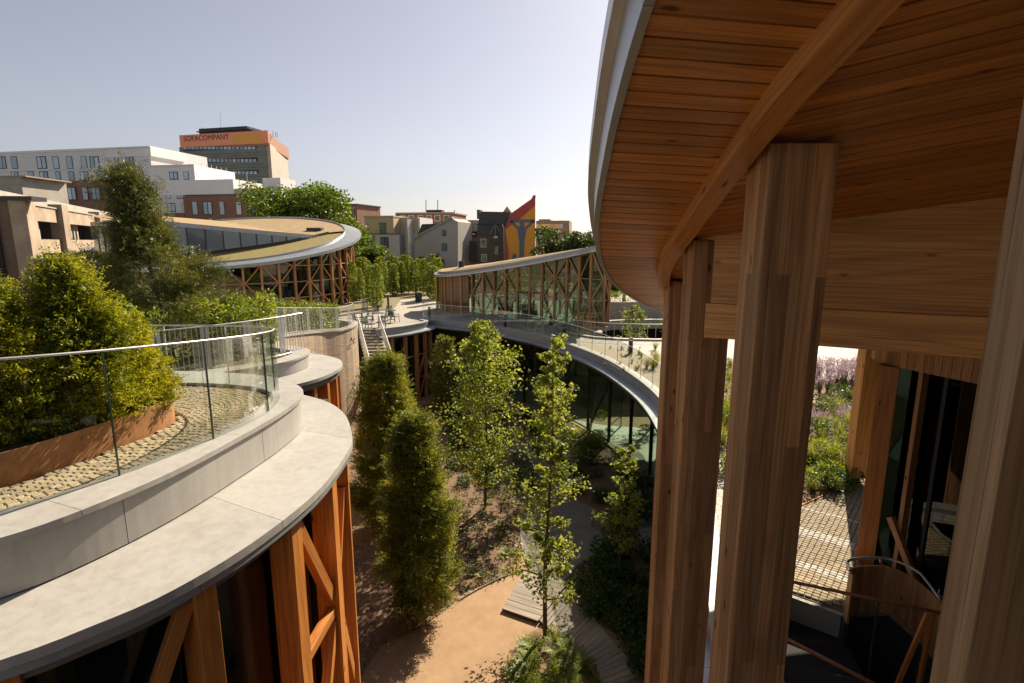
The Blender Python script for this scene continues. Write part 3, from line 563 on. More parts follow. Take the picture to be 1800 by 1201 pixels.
for (x, y) in ((-6.0, 6.2), (-5.2, 8.2), (-7.5, 4.6)): bar('inner_column', (x, y, -5.6), (x, y, 2.8), .26, .26, 'larch', tb)
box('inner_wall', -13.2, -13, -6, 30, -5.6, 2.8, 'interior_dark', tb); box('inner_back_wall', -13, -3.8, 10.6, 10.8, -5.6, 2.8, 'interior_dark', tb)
struct(prism('terrace_base', xy(inner), 3.05, 3.575, 'mortar'))
tp = struct(prism('terrace_paving', xy(offset(GLAS, -.09)), 3.574, 3.585, 'mortar'))
gb = thing('terrace_glass_balustrade', 'frameless curved glass balustrade with thin pale handrail on the cobbled terrace', 'balustrade', (-3.6, 6, 3.62))
GP = resample([p for p in GLAS if p.x > -11], .02)
balustrade(gb, GP, 3.6, lambda p: 1.42 - .088 * (p.y - 4.37), 1.12, cap='steel', capr=.013)
# setts laid in rows following the edge
sett_me = [bevel(boxmesh(-.045, .045, -.033, .033, -.02, .02), .009) for _ in range(4)]
for k, me in enumerate(sett_me):
    for v in me.vertices: v.co.x += random.uniform(-.006, .006); v.co.y += random.uniform(-.006, .006); v.co.z += random.uniform(-.003, .004)
    me.materials.append(M['sett'])
corten_line = catmull(V2([(-6.9, 3.2), (-5.9, 3.95), (-5.11, 4.95), (-4.86, 5.5), (-4.68, 6.1), (-4.56, 6.75), (-4.66, 7.15), (-5.0, 7.45), (-5.8, 7.6), (-8, 7.7), (-13, 7.4)]), 6)
from mathutils.geometry import intersect_point_tri_2d
def inside(poly, x, y):
    c = False; n = len(poly)
    for i in range(n):
        x1, y1 = poly[i]; x2, y2 = poly[(i + 1) % n]
        if (y1 > y) != (y2 > y) and x < (x2 - x1) * (y - y1) / (y2 - y1) + x1: c = not c
    return c
cort_poly = xy(corten_line) + [(-13, 3)]
terr_poly = xy(offset(GLAS, -.1))
setts = []; GLAS_D = resample([p for p in GLAS if p.x > -10], .12)
for r in range(44):
    o = -.14 - r * .072; line = offset(GLAS, o); line = [p for p in line if p.x > -9.5]; rs = resample(line, .096); ph = random.random()
    for i in range(len(rs) - 1):
        p = rs[i].lerp(rs[i + 1], ph)
        if inside(cort_poly, p.x - .03, p.y) or inside(cort_poly, p.x + .05, p.y) or not inside(terr_poly, p.x, p.y) or p.y < 2.6: continue
        if r > 0 and min((p - q).length for q in GLAS_D) < -o - .03: continue
        d = rs[i + 1] - rs[i]; setts.append((p.x, p.y, math.atan2(d.y, d.x) + random.uniform(-.08, .08)))
def vis(x, y, z):
    zz = z - CZ; f = y * math.cos(PITCH) - zz * math.sin(PITCH); up = y * math.sin(PITCH) + zz * math.cos(PITCH)
    if f < .3: return None
    u = 900 + FPX * x / f; v = 600.5 - FPX * up / f; return (u, v, f) if -30 < u < 1830 and -30 < v < 1230 else None
def lay_setts(parent, lst, z, meshes, cap=290, stuff_mat='sett'):
    sv = sorted([(vis(x, y, z)[2], x, y, a) for x, y, a in lst if vis(x, y, z)]); rest = sv[cap:]
    for f, x, y, a in sv[:cap]:
        Mx = Matrix.Translation((x, y, z + random.uniform(-.004, .004))) @ Matrix.Rotation(a, 4, 'Z'); link('sett', random.choice(meshes), None, parent, Mx)
    Vv = []; Ff = []
    for f, x, y, a in rest:
        me = random.choice(meshes); Mx = Matrix.Translation((x, y, z + random.uniform(-.004, .004))) @ Matrix.Rotation(a, 4, 'Z'); b = len(Vv)
        Vv += [Mx @ v.co for v in me.vertices]; Ff += [tuple(b + i for i in p.vertices) for p in me.polygons]
    if Vv: o = link('setts', mk(Vv, Ff), stuff_mat, parent); o['kind'] = 'stuff'
lay_setts(tp, setts, 3.588, sett_me)
pl = thing('corten_planter', 'rusty corten steel planter edging with dark soil on the cobbled terrace', 'planter', (-4.9, 5.5, 3.58))
sweep('edging', corten_line[:46], [(-.006, 3.55), (.006, 3.55), (.006, 3.95), (-.006, 3.95)], 'corten', pl)
link('soil', mk([(x, y, 3.87) for x, y in xy(offset(corten_line, -.006)) + [(-13, 3)]], [tuple(range(len(corten_line) + 1))]), 'soil', pl)

# second lower lobe of the left building, with bar fence and hedge
t2 = thing('lower_terrace_building', 'rounded lower building lobe with pale stone ledge over orange timber fins', 'building', (-6.5, 16, -5.6))
panels('ledge_panel', TWO, [(-1.05, 2.13), (0, 2.1), (0, 2.0), (-1.05, 1.98)], 2.2, 'stone', t2)
panels('fascia_panel', TWO, [(-1.1, 2.14), (-1.0, 2.14), (-1.0, 2.5), (-1.1, 2.5)], 2.2, 'stone', t2)
panels('coping_panel', TWO, [(-1.5, 2.5), (-.96, 2.5), (-.96, 2.56), (-1.5, 2.56)], 2.2, 'stone', t2)
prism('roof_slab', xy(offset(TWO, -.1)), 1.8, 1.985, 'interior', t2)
TQ = resample([p for p in offset(TWO, -.28) if p.x > -8.3], .62)
TN = normals2(TQ)
for p, n in zip(TQ, TN): bar('fin', (p.x, p.y, -5.6), (p.x, p.y, 1.9), .14, .34, 'larch', t2, up=(n.x, n.y, 0), bev=.006)
TG = offset(TQ, -.25)
for i in range(len(TG) - 1): pane('pane', TG[i], TG[i + 1], -5.58, -5.58, 1.85, 1.85, 'pane_dark', t2)
sweep('inner_wall', offset(TWO, -2.6), [(0, -5.6), (.1, -5.6), (.1, 1.8), (0, 1.8)], 'interior_dark', t2)
rg = struct(prism('roof_garden', [(-40, 11.25), (-9.6, 12.6), (-7.9, 14.2), (-7.0, 15.6), (-6.95, 17.0), (-8.2, 18.3), (-9.9, 20.5), (-10.6, 24.5), (-10.5, 28), (-9.95, 30.5), (-10.3, 33), (-12, 34.2), (-40, 34)], -5.5, lambda x, y: 2.45 if y < 18.5 else max(.7, 2.45 - (y - 18.5) * .13), 'grassbed'))
wb = thing('curved_timber_wall', 'curved wall of pale vertical boards with stone coping beside the steel stairs', 'wall', (-9.5, 30, -5.6))
zB = lambda p, i: 2.1 - max(0, min(1, (p.y - 21.5) / 8.5)) * 1.05
sweep('cladding', WALLB, [(-.2, -7.0), (0, -7.0), (0, 0), (-.2, 0)], 'clad_pale', wb, zf=zB)
panels('coping_panel', WALLB, [(-.32, 0), (.06, 0), (.06, .09), (-.32, .09)], 2.5, 'concrete', wb, zf=zB)
for dx, dz in ((0, 0), (.12, .1), (-.1, .12), (.05, -.12)):   # small relief mark on the boards
    p = aty(610 + dx * 20, 596 - dz * 30, 29.9); bar('wall_mark', (-9.3 + dx * .5, 31.0, .25 + dz), (-9.26 + dx * .8, 31.05, .38 + dz), .05, .03, 'dark', wb)
def barfence(name, label, pts, z, h, zf=None, step=.13):
    root = thing(name, label, 'fence', (pts[0].x, pts[0].y, z)); rs = resample(pts, step); ns = normals2(rs); f = zf or (lambda p: 0)
    for i, (p, n) in enumerate(zip(rs, ns)):
        b = z + f(p); wide = (i % 9) in (3, 4)
        bar('bar', (p.x, p.y, b + .02), (p.x, p.y, b + h), .10 if wide else .02, .012, 'steel', root, up=(n.x, n.y, 0))
    for zz in (.03, h): link('rail', tubes([[(Vector((p.x, p.y, z + f(p) + zz)), .02) for p in rs]], 6), 'steel', root)
FA = catmull(V2([(-10.6, 12.9), (-9.1, 14.0), (-8.0, 15.2), (-7.25, 16.4), (-6.85, 17.5)]), 6)
barfence('bar_fence', 'tall galvanised bar fence with wide slats on the lower terrace in front of hedge', FA, 2.5, 1.22)
barfence('bar_fence', 'galvanised bar fence on top of the curved pale board wall', offset([p for p in WALLB if p.y < 32.6], -.12), .12, 1.2, zf=lambda p: zB(p, 0), step=.15)
def hedge_mesh(pts, w, z0f, z1f, n, leaf):
    rs = resample(pts, .1); idx = rng.integers(0, len(rs), n); P = np.array([[p.x, p.y] for p in rs])[idx]; N_ = np.array([[q.x, q.y] for q in normals2(rs)])[idx]; o = w * np.sign(rng.normal(size=n)) * rng.uniform(0, 1, n) ** .4 * .5; z0 = np.array([z0f(p) for p in rs])[idx]; z1 = np.array([z1f(p) for p in rs])[idx]; t = rng.uniform(0, 1, n) ** .6
    t = t * (1 + .1 * np.sin(idx * .35) + .07 * np.sin(idx * .9 + 1)); return rand_leaves(np.stack([P[:, 0] + N_[:, 0] * o, P[:, 1] + N_[:, 1] * o, z0 + (z1 - z0) * t], 1) + rng.normal(size=(n, 3)) * .06, leaf)
HP = catmull(V2([(-12.5, 13.6), (-10, 15.6), (-8.7, 17.6), (-9.6, 20), (-11, 23.5), (-11.3, 27), (-10.9, 31), (-11.3, 32.8)]), 6)
hd = thing('beech_hedge', 'long bright green leafy hedge growing behind the steel bar fences', 'hedge', (-10, 18, 2.4))
hz = lambda p: 2.4 if p.y < 18.5 else max(.7, 2.4 - (p.y - 18.5) * .13)
link('foliage', hedge_mesh(HP, 1.3, hz, lambda p: hz(p) + (1.75 if p.y < 20 else 1.65), 22000, .12), 'L_hedge', hd)
link('stems', tubes([[(Vector((p.x, p.y, hz(p) - .1)), .02), (Vector((p.x + .05, p.y, hz(p) + 1.1)), .008)] for p in resample(HP, .5)], 4), 'bark', hd)

# steel stair
st = thing('steel_stair', 'pale steel outdoor stair with slatted treads descending beside the curved board wall', 'stair', (-9, 34, -3))
def stp(t): return Vector((-10.85 + 2.3 * t, 37.6 - 5.6 * t)), -.05 - 2.35 * t
NS = 17
for i in range(NS):
    p, z = stp(i / (NS - 1)); bar('tread', (p.x - .05, p.y, z), (p.x + 1.5, p.y, z), .3, .05, 'concrete', st, up=(0, 0, 1))
    bar('riser', (p.x - .05, p.y + .15, z - .09), (p.x + 1.5, p.y + .15, z - .09), .025, .07, 'steel', st, up=(0, 0, 1))
for ox in (0, 1.5):
    L = [(stp(t)[0].x + ox, stp(t)[0].y, stp(t)[1] - .1) for t in np.linspace(0, 1, 12)]
    link('stringer', tubes([[(Vector(p), .07) for p in L]], 4), 'steel_white', st)
    tube('handrail', [(a, b, c + 1.15) for a, b, c in L], .035, 'steel_white', st)
    for t in np.linspace(0, 1, 46): p, z = stp(t); bar('baluster', (p.x + ox, p.y, z - .05), (p.x + ox, p.y, z + 1.05), .012, .012, 'steel_white', st)
p, z = stp(1); box('landing', p.x - .1, p.x + 1.7, p.y - 1.6, p.y - .16, z - .12, z - .02, 'concrete', st)
# ------------------------------------------------------------------ right building: canopy roof, soffit boards, columns
rb = thing('canopy_building', 'timber building with big curved canopy of orange soffit boards on square posts', 'building', (3.5, 5.5, 0))
SZ = lambda x, y: 7.83 - .296 * y                         # soffit plane, falling away
EDGE = catmull(V2([(1.2, -6), (.75, -1), (.64, 1.5), (.63, 2.63), (.66, 3.42), (.72, 4.16), (.81, 5.06), (.93, 5.87), (1.17, 7.02), (1.54, 8.16), (2.05, 9.24), (2.94, 10.67), (4.1, 11.8), (6.2, 12.55), (9, 12.8), (13, 12.3)]), 8)
BEAM = catmull(V2([(1.75, -6), (1.5, -1), (1.45, 2.63), (1.46, 3.42), (1.54, 4.35), (1.67, 5.51), (1.82, 6.7), (2.15, 7.97), (2.8, 9.4), (4.2, 10.9), (7, 12)]), 8)
def cut(line, k, c):
    """point of a polyline where y - k*x = c"""
    for a, b in zip(line, line[1:]):
        fa = a.y - k * a.x - c; fb = b.y - k * b.x - c
        if fa <= 0 < fb or fb <= 0 < fa: return a.lerp(b, fa / (fa - fb))
    return None
def plank(pts, dirx, mat='soffit'):
    d = Vector((dirx.x, dirx.y, -.296 * dirx.y)).normalized(); n = Vector((0, .296, 1)).normalized(); y = n.cross(d); o = Vector((pts[0].x, pts[0].y, SZ(0, pts[0].y)))
    Mx = Matrix(((n.x, y.x, d.x, o.x), (n.y, y.y, d.y, o.y), (n.z, y.z, d.z, o.z), (0, 0, 0, 1))); inv = Mx.inverted(); L = [inv @ Vector((p.x, p.y, SZ(0, p.y))) for p in pts]; k = len(L)
    V = [(0, q.y, q.z) for q in L] + [(.024, q.y, q.z) for q in L]; Fc = [tuple(range(k)), tuple(range(k, 2 * k))[::-1]] + [(i, (i + 1) % k, k + (i + 1) % k, k + i) for i in range(k)]
    return link('soffit_board', fixn(mk(V, Fc)), mat, rb, Mx)
W_ = .148; kL = .13; c = -3.0
while c < 11.3:
    a0, a1 = cut(EDGE, kL, c + .008), cut(EDGE, kL, c + W_ - .008); b0, b1 = cut(BEAM, kL, c + .008), cut(BEAM, kL, c + W_ - .008)
    if a0 and a1 and b0 and b1: plank([a0, b0 + Vector((.1, 0)), b1 + Vector((.1, 0)), a1], Vector((1, kL)))
    c += W_
kR = -.5; c = -1.5
while c < 11.2:
    a0, a1 = cut(BEAM, kR, c + .009), cut(BEAM, kR, c + W_ - .009)
    if a0 and a1: xr = 6.6 if c < 7.0 else a0.x + 1.6; plank([a0 + Vector((.06, -.03)), Vector((xr, c + .009 + kR * xr)), Vector((xr, c + W_ - .009 + kR * xr)), a1 + Vector((.06, -.03))], Vector((1, kR)))
    c += W_
# beyond the header the canopy is closed by a dark liner just above the boards; roof slab and metal edge
roofpoly = xy(EDGE) + [(16, 8), (16, -6)]
prism('roof_slab', roofpoly, lambda x, y: SZ(x, y) + .03, lambda x, y: SZ(x, y) + .36, 'interior_dark', rb)
panels('metal_edge', EDGE, [(0.0, 0), (-.05, 0), (-.06, .42), (0.0, .42)], 2.2, 'zinc', rb, zf=lambda p, i: SZ(0, p.y) - .02)
panels('edge_trim', EDGE, [(-.052, .3), (-.12, .3), (-.12, .46), (-.052, .46)], 2.6, 'steel', rb, zf=lambda p, i: SZ(0, p.y) - .02)
sweep('curved_beam', BEAM, [(0, -.13), (.17, -.13), (.17, 0), (0, 0)], 'beam', rb, zf=lambda p, i: SZ(0, p.y) + .002)
def post(x0, x1, y0, dep, z0, mat='spruce', top=None, bev=.008):
    xm = (x0 + x1) / 2; zt = top if top is not None else SZ(0, y0 + dep / 2)
    return bar('post', (xm, y0 + dep / 2, z0), (xm, y0 + dep / 2, zt), x1 - x0, dep, mat, rb, up=(0, -1, 0), bev=bev)
post(1.73, 2.2, 3.8, .34, -5.6); post(1.97, 2.43, 5.97, .3, -5.6); post(2.32, 2.76, 7.95, .3, -5.6)
post(1.415, 1.645, 1.48, .12, -5.6, 'spruce_pale')
# header beams between the posts and the entrance
hA, hB = Vector((2.05, 6.05)), Vector((7.2, 3.35)); hd_ = (hB - hA).normalized(); hn = Vector((hd_.y, -hd_.x)) * 1
def hbeam(z0, ztop, th, o):
    a, b = hA + hn * o, hB + hn * o; L = (b - a).length; X = Vector((hd_.x, hd_.y, 0)); Y = Vector((hn.x, hn.y, 0)); Z = Vector((0, 0, 1))
    Mx = Matrix(((Z.x, Y.x, X.x, a.x), (Z.y, Y.y, X.y, a.y), (Z.z, Y.z, X.z, 0), (0, 0, 0, 1))); ta, tb_ = (ztop, ztop) if ztop else (SZ(0, a.y), SZ(0, b.y))
    V = [(z0, -th, 0), (z0, 0, 0), (ta, 0, 0), (ta, -th, 0), (z0, -th, L), (z0, 0, L), (tb_, 0, L), (tb_, -th, L)]
    link('header_beam', fixn(mk(V, [(0, 1, 2, 3), (4, 5, 6, 7), (0, 1, 5, 4), (1, 2, 6, 5), (2, 3, 7, 6), (3, 0, 4, 7)])), 'header', rb, Mx)
hbeam(5.335, None, .18, 0); hbeam(4.95, 5.33, .2, .025)
# unseen house wall, added to hold sky light off post fronts; gallery end wall
box('unseen_rear_wall', 1.1, 16, -1.6, -1.4, -5.6, SZ(0, -1.4) + .05, 'clad', rb); box('gallery_wall', 15.8, 16, -1.4, 9, 0, 5.0, 'interior', rb)
# entrance drum: board fascia, wooden end column, dark glass
DR = catmull(V2([(8.3, 10.2), (7.4, 10.35), (6.85, 10.05), (6.75, 9.5), (7.0, 8.6), (7.5, 7.6), (8.4, 6.4), (9.8, 5.4), (12, 4.8)]), 8)
rs = resample([p for p in DR], .14); ns = normals2(rs)
DN = [(-n.x, -n.y) if n.x * (-1) + n.y * (-1) < 0 and False else (n.x, n.y) for n in ns]
for i in range(len(rs) - 1):
    a, b = rs[i], rs[i + 1]; d = (b - a).normalized(); m_ = (a + b) / 2; nn = Vector((d.y, -d.x)); bar('fascia_board', (m_.x, m_.y, 3.84), (m_.x, m_.y, min(5.6, SZ(0, m_.y))), .132, .03, 'larch_far', rb, up=(nn.x, nn.y, 0))
GLQ = resample([p for p in offset(DR, -.25) if p.y < 9.75 and p.x < 11], 1.0)
for i in range(len(GLQ) - 1): pane('entrance_pane', GLQ[i], GLQ[i + 1], .02, .02, 3.9, 3.9, 'pane_black', rb)
for i, p in enumerate(GLQ[1:-1]): bar('entrance_mullion', (p.x, p.y, 0), (p.x, p.y, 3.9), .05, .12, 'frame', rb, up=(1, 1, 0))
bar('entrance_column', (6.78, 9.45, 0), (6.78, 9.45, 3.84), .3, .42, 'larch', rb, up=(-.6, -.8, 0), bev=.006)
bar('entrance_brace', (6.86, 9.05, 1.1), (7.12, 8.5, .0), .1, .1, 'larch_far', rb, up=(-.9, -.3, 0))
bar('entrance_jamb', (7.02, 8.95, 0), (7.02, 8.95, 3.84), .07, .16, 'larch_far', rb, up=(-.9, -.3, 0))
bar('outer_post', (8.65, 12.75, .22), (8.65, 12.75, 4.1), .46, .3, 'header', rb, up=(0, -1, 0), bev=.006); bar('post_foot', (8.65, 12.75, 0), (8.65, 12.75, .24), .14, .14, 'dark', rb)
prism('inner_floor', [(7, 9.3), (7.3, 8.2), (8.6, 6.6), (12, 5), (16, 5), (16, 12), (8.5, 11)], .005, .02, 'interior', rb)
box('inner_back_wall', 10.8, 11, 4.4, 12.5, 0, 4, 'interior_dark', rb); box('inner_side_wall', 7.6, 11, 9.9, 10.0, 0, 3.9, 'interior_dark', rb)
prism('inner_ceiling', [(7, 9.7), (7.1, 8.6), (8.4, 6.8), (12, 5.2), (12, 12), (8.3, 10.2)], 3.9, 3.95, 'interior_dark', rb)
# handrails, board-clad stair wall, glass guard of the stairwell
sw = thing('stairwell_wall', 'low curved wall of upright boards with metal handrail beside the cobbled path', 'wall', (5.8, 7.8, 0))
SWL = catmull(V2([(5.38, 7.7), (5.45, 7.9), (5.75, 7.98), (6.12, 7.95), (6.3, 7.6), (6.25, 7.0), (6.05, 6.2), (5.7, 5.2)]), 6)
for i, (a, b) in enumerate(zip(resample(SWL, .085), resample(SWL, .085)[1:])):
    d = (b - a).normalized(); m_ = (a + b) / 2; bar('board', (m_.x, m_.y, -.02), (m_.x, m_.y, .82), .078, .03, 'larch_far', sw, up=(d.y, -d.x, 0))
sweep('dark_void_face', offset(SWL, -.02), [(-.02, -3), (.04, -3), (.04, -.03), (-.02, -.03)], 'interior_dark', sw)  # near-black lining below the boards, shade of the stairwell void put into its colour
tube('handrail', [(p.x, p.y, .93 if i < 24 else .93 - (i - 24) * .03) for i, p in enumerate(offset(SWL, -.05))], .022, 'steel', sw)
for i in (4, 10, 16, 22, 28): p = offset(SWL, -.05)[i]; tube('bracket', [(p.x, p.y, .93), (p.x, p.y, .85), (p.x + .06, p.y - .02, .8)], .008, 'steel', sw)
sg = thing('stairwell_glass_guard', 'glass guard with slim bronze handrail across the dark stairwell', 'balustrade', (5, 7, -.5))
for z in (0,):
    A, B = Vector((3.9, 7.42)), Vector((6.0, 6.55)); mid = A.lerp(B, .62)
    for a, b in ((A, mid), (mid, B)): d = (b - a).normalized() * .01; pane('glass_panel', a + d, b - d, -.35, -.35, .97, .97, 'glass', sg)
    tube('handrail', [(A.x, A.y, 1.0), (B.x, B.y, 1.0)], .025, 'corten', sg); bar('glass_joint', (mid.x, mid.y, -.35), (mid.x, mid.y, .97), .012, .03, 'glass_edge', sg)
    tube('lower_rail', [(4.05, 7.4, .06), (5.3, 6.3, -.08)], .03, 'corten', sg); bar('strut', (5.75, 6.66, 1.0), (5.5, 6.72, -.3), .05, .05, 'larch', sg); bar('strut', (5.78, 6.62, 1.0), (5.68, 6.6, -1.2), .05, .05, 'larch', sg)
box('stair_wall', 3.2, 3.3, 2, 8.4, -3, -.02, 'concrete', sw); prism('stair_end_wall', [(3.3, 8.72), (4.84, 8.36), (5.45, 7.9), (5.5, 8.05), (4.9, 8.5), (3.3, 8.85)], -3, -.01, 'concrete', sw)

# cobbled path and planting bed right of the posts
pth = struct(prism('cobbled_path', [tuple(atz(u, v, 0)[:2]) for u, v in [(1370, 905), (1425, 880), (1500, 845), (1560, 800), (1640, 850), (1520, 960)]] + [(6.6, 8.2), (5.45, 7.95), (4.85, 8.4), (4.3, 8.6)], .0, .012, 'mortar'))
ppoly = [tuple(atz(u, v, 0)[:2]) for u, v in [(1385, 900), (1430, 880), (1500, 848), (1540, 830), (1520, 960)]] + [(6.4, 8.2), (5.5, 8.02), (4.9, 8.45), (4.55, 8.6)]
pale_me = [m_.copy() for m_ in sett_me]
for m_ in pale_me: m_.materials.clear(); m_.materials.append(M['sett_pale'])
A_ = []; B_ = []
ctr = Vector((2.2, 4.4))
for r in range(0, 90):
    rad = 4.2 + r * .085; band = (33 <= r <= 36) or (18 <= r <= 20) or r == 48
    for k in range(int(rad * 1.6 / .105)):
        a = .25 + k * .105 / rad + (r % 2) * .05 / rad; x, y = ctr.x + rad * math.cos(a), ctr.y + rad * math.sin(a)
        if inside(ppoly, x, y): (B_ if band else A_).append((x, y, a + 1.57))
sm = [bevel(boxmesh(-.047, .047, -.036, .036, -.02, .02), .008) for _ in range(3)]
for m_ in sm:
    for v in m_.vertices: v.co.x += random.uniform(-.006, .006); v.co.y += random.uniform(-.006, .006)
    m_.materials.append(M['sett'])
lay_setts(pth, A_, .022, sm, cap=180); lay_setts(pth, B_, .024, pale_me, cap=90, stuff_mat='sett_pale')
kerb = thing('path_kerb', 'thin dark steel kerb between cobbled path and planting bed', 'kerb', (6.7, 11.9, 0))
sweep('kerb_strip', [Vector(atz(u, v, 0)[:2]) for u, v in [(1370, 908), (1425, 884), (1500, 849), (1560, 804)]], [(-.02, 0), (.02, 0), (.02, .06), (-.02, .06)], 'corten', kerb)
struct(prism('flower_bed', [tuple(atz(u, v, 0)[:2]) for u, v in [(1255, 700), (1270, 780), (1370, 905), (1425, 881), (1500, 846), (1560, 800), (1620, 720), (1540, 670), (1420, 668), (1330, 650), (1270, 640)]], 0, .05, 'soil'))
struct(prism('gravel_bed', [tuple(atz(u, v, 0)[:2]) for u, v in [(1012, 603), (1060, 609), (1110, 618), (1165, 634), (1250, 690), (1165, 699), (1112, 664), (1062, 634)]], 0, .02, 'drygravel'))
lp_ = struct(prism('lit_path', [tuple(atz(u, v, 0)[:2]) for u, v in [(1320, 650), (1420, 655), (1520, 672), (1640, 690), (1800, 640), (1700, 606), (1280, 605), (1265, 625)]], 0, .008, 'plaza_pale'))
for off in (0, 10, 22):
    sweep('stone_band', [Vector(atz(u, v, 0)[:2]) for u, v in [(1400, 604 + off * .6), (1440, 615 + off), (1480, 632 + off), (1520, 655 + off)]], [(0, .008), (.35, .008), (.35, .016), (0, .016)], 'white', lp_)
cpp = struct(prism('entry_path', [tuple(atz(u, v, 0)[:2]) for u, v in [(690, 545), (700, 528), (720, 522), (760, 524), (770, 537), (740, 547), (700, 556)]], 0, .006, 'plaza_pale'))
struct(prism('strip_path', xy(offset(E_CURVE, .36))[2:34] + xy(offset(E_CURVE, .75))[2:34][::-1], 0, .007, 'plaza_pale'))
struct(prism('hornbeam_bed', [tuple(atz(u, v, 0)[:2]) for u, v in [(600, 548), (690, 546), (705, 527), (760, 522), (780, 530), (1000, 505), (1000, 485), (500, 485), (500, 520)]], 0, .02, 'grassbed'))

# balustrade and bollard lights on the plaza
pg = thing('plaza_glass_balustrade', 'long clear glass balustrade running along the curved plaza edge', 'balustrade', (2, 34, 0))
balustrade(pg, [p for p in offset(E_CURVE, .17) if p.y > 17], .09, 1.15, 1.5, cap='steel_white', capr=.012, th=.015)
pg2 = thing('light_well_railing', 'wire mesh railing with thin rail around the round light well', 'railing', (5, 34, 0))
wr = [p for p in resample(V2(well), .5) if p.y < 38.5]
tube('handrail', [(p.x, p.y, 1.05) for p in wr], .02, 'steel', pg2)
for i, p in enumerate(wr):
    bar('stanchion', (p.x, p.y, .1), (p.x, p.y, 1.05), .015, .015, 'steel', pg2)
for j, (u, v) in enumerate([(755, 559), (888, 577), (968, 572), (992, 597), (1108, 622)]):
    p = atz(u, v, 0); lab = ['bollard light standing where plaza edge meets the glazed timber lobe', 'bollard light between plaza balustrade and the pavilion cladding', 'bollard light in front of the pavilion double door', 'bollard light beside the curved rim of the light well', 'bollard light at the edge of the gravel bed'][j]
    b = thing('bollard_light', 'dark square ' + lab, 'bollard', p, 'bollard lights on the plaza')
    box('shaft', p.x - .1, p.x + .1, p.y - .1, p.y + .1, 0, .72, 'dark', b, bev=.006); box('lamp_slot', p.x - .085, p.x + .085, p.y - .085, p.y + .085, .72, .80, 'steel', b); box('cap', p.x - .1, p.x + .1, p.y - .1, p.y + .1, .80, .88, 'dark', b, bev=.006)
p = atz(683, 543, 0); b = thing('path_post', 'slender dark wooden post beside the pale path and hornbeams', 'post', p); box('shaft', p.x - .09, p.x + .09, p.y - .09, p.y + .09, 0, 1.2, 'bark', b, bev=.01); box('cap', p.x - .1, p.x + .1, p.y - .1, p.y + .1, 1.2, 1.26, 'dark', b)
p = atz(736, 531, 0); b = thing('litter_bin', 'round dark litter bin with lid beside the entry path', 'bin', p)
link('drum', tubes([[(p, .34), (p + Vector((0, 0, .85)), .36)]], 14), 'dark', b); link('lid', tubes([[(p + Vector((0, 0, .88)), .38), (p + Vector((0, 0, .96)), .34)]], 14), 'chair_m', b); link('collar', tubes([[(p + Vector((0, 0, .84)), .3), (p + Vector((0, 0, .89)), .3)]], 12), 'steel', b)
# cafe chairs and tables
def make_chair(loc, rz, label, tall=.86):
    t = thing('cafe_chair', label, 'chair', (0, 0, 0), 'cafe chairs on the plaza'); box('seat', -.24, .24, -.24, .24, .43, .46, 'chair_m', t, bev=.005)
    for sx in (-1, 1):
        for sy in (-1, 1): bar('leg', (sx * .25, sy * .24, 0), (sx * .22, sy * .22, .43), .035, .035, 'chair_m', t)
        bar('armrest', (sx * .25, -.22, .64), (sx * .25, .22, .64), .05, .03, 'chair_m', t); bar('arm_post', (sx * .25, -.2, .44), (sx * .25, -.2, .64), .03, .03, 'chair_m', t)
    for k in range(5): bar('back_slat', (-.2 + k * .1, .24, .46), (-.2 + k * .1, .32, tall), .06, .02, 'chair_m', t)
    bar('back_rail', (-.24, .32, tall), (.24, .32, tall), .04, .04, 'chair_m', t); t.matrix_basis = Matrix.Translation(Vector(loc)) @ Matrix.Rotation(rz, 4, 'Z'); return t
def make_table(loc, label, r=.4):
    t = thing('cafe_table', label, 'table', (0, 0, 0), 'cafe tables on the plaza'); link('table_top', tubes([[(Vector((0, 0, .71)), r), (Vector((0, 0, .74)), r)]], 18), 'chair_m', t); bar('pedestal', (0, 0, 0), (0, 0, .71), .06, .06, 'chair_m', t)
    for a in range(3): bar('foot', (0, 0, .02), (.32 * math.cos(a * 2.09), .32 * math.sin(a * 2.09), .02), .05, .04, 'chair_m', t)
    t.matrix_basis = Matrix.Translation(Vector(loc)); return t
tl = [atz(u, v, 0) for u, v in [(636, 566), (666, 567), (688, 562)]]
make_table(tl[0], 'small round green metal cafe table nearest the steel stair'); make_table(tl[1], 'small round green metal cafe table in the middle of the cafe group'); make_table(tl[2], 'small round green metal cafe table nearest the plaza glass balustrade')
for j, (u, v, a) in enumerate([(645, 577, 2.9), (629, 573, 2.4), (650, 566, -1.5), (672, 576, 3.3), (679, 566, -.9), (661, 561, .2), (694, 567, 2.6), (684, 557, .1)]):
    make_chair(atz(u, v, 0), a, 'green metal slat back cafe chair standing at one of the small round tables')
p = atz(642, 557, 0); lc = make_chair(p, .2, 'high backed green cafe chair standing by the timber rotunda', 1.35)
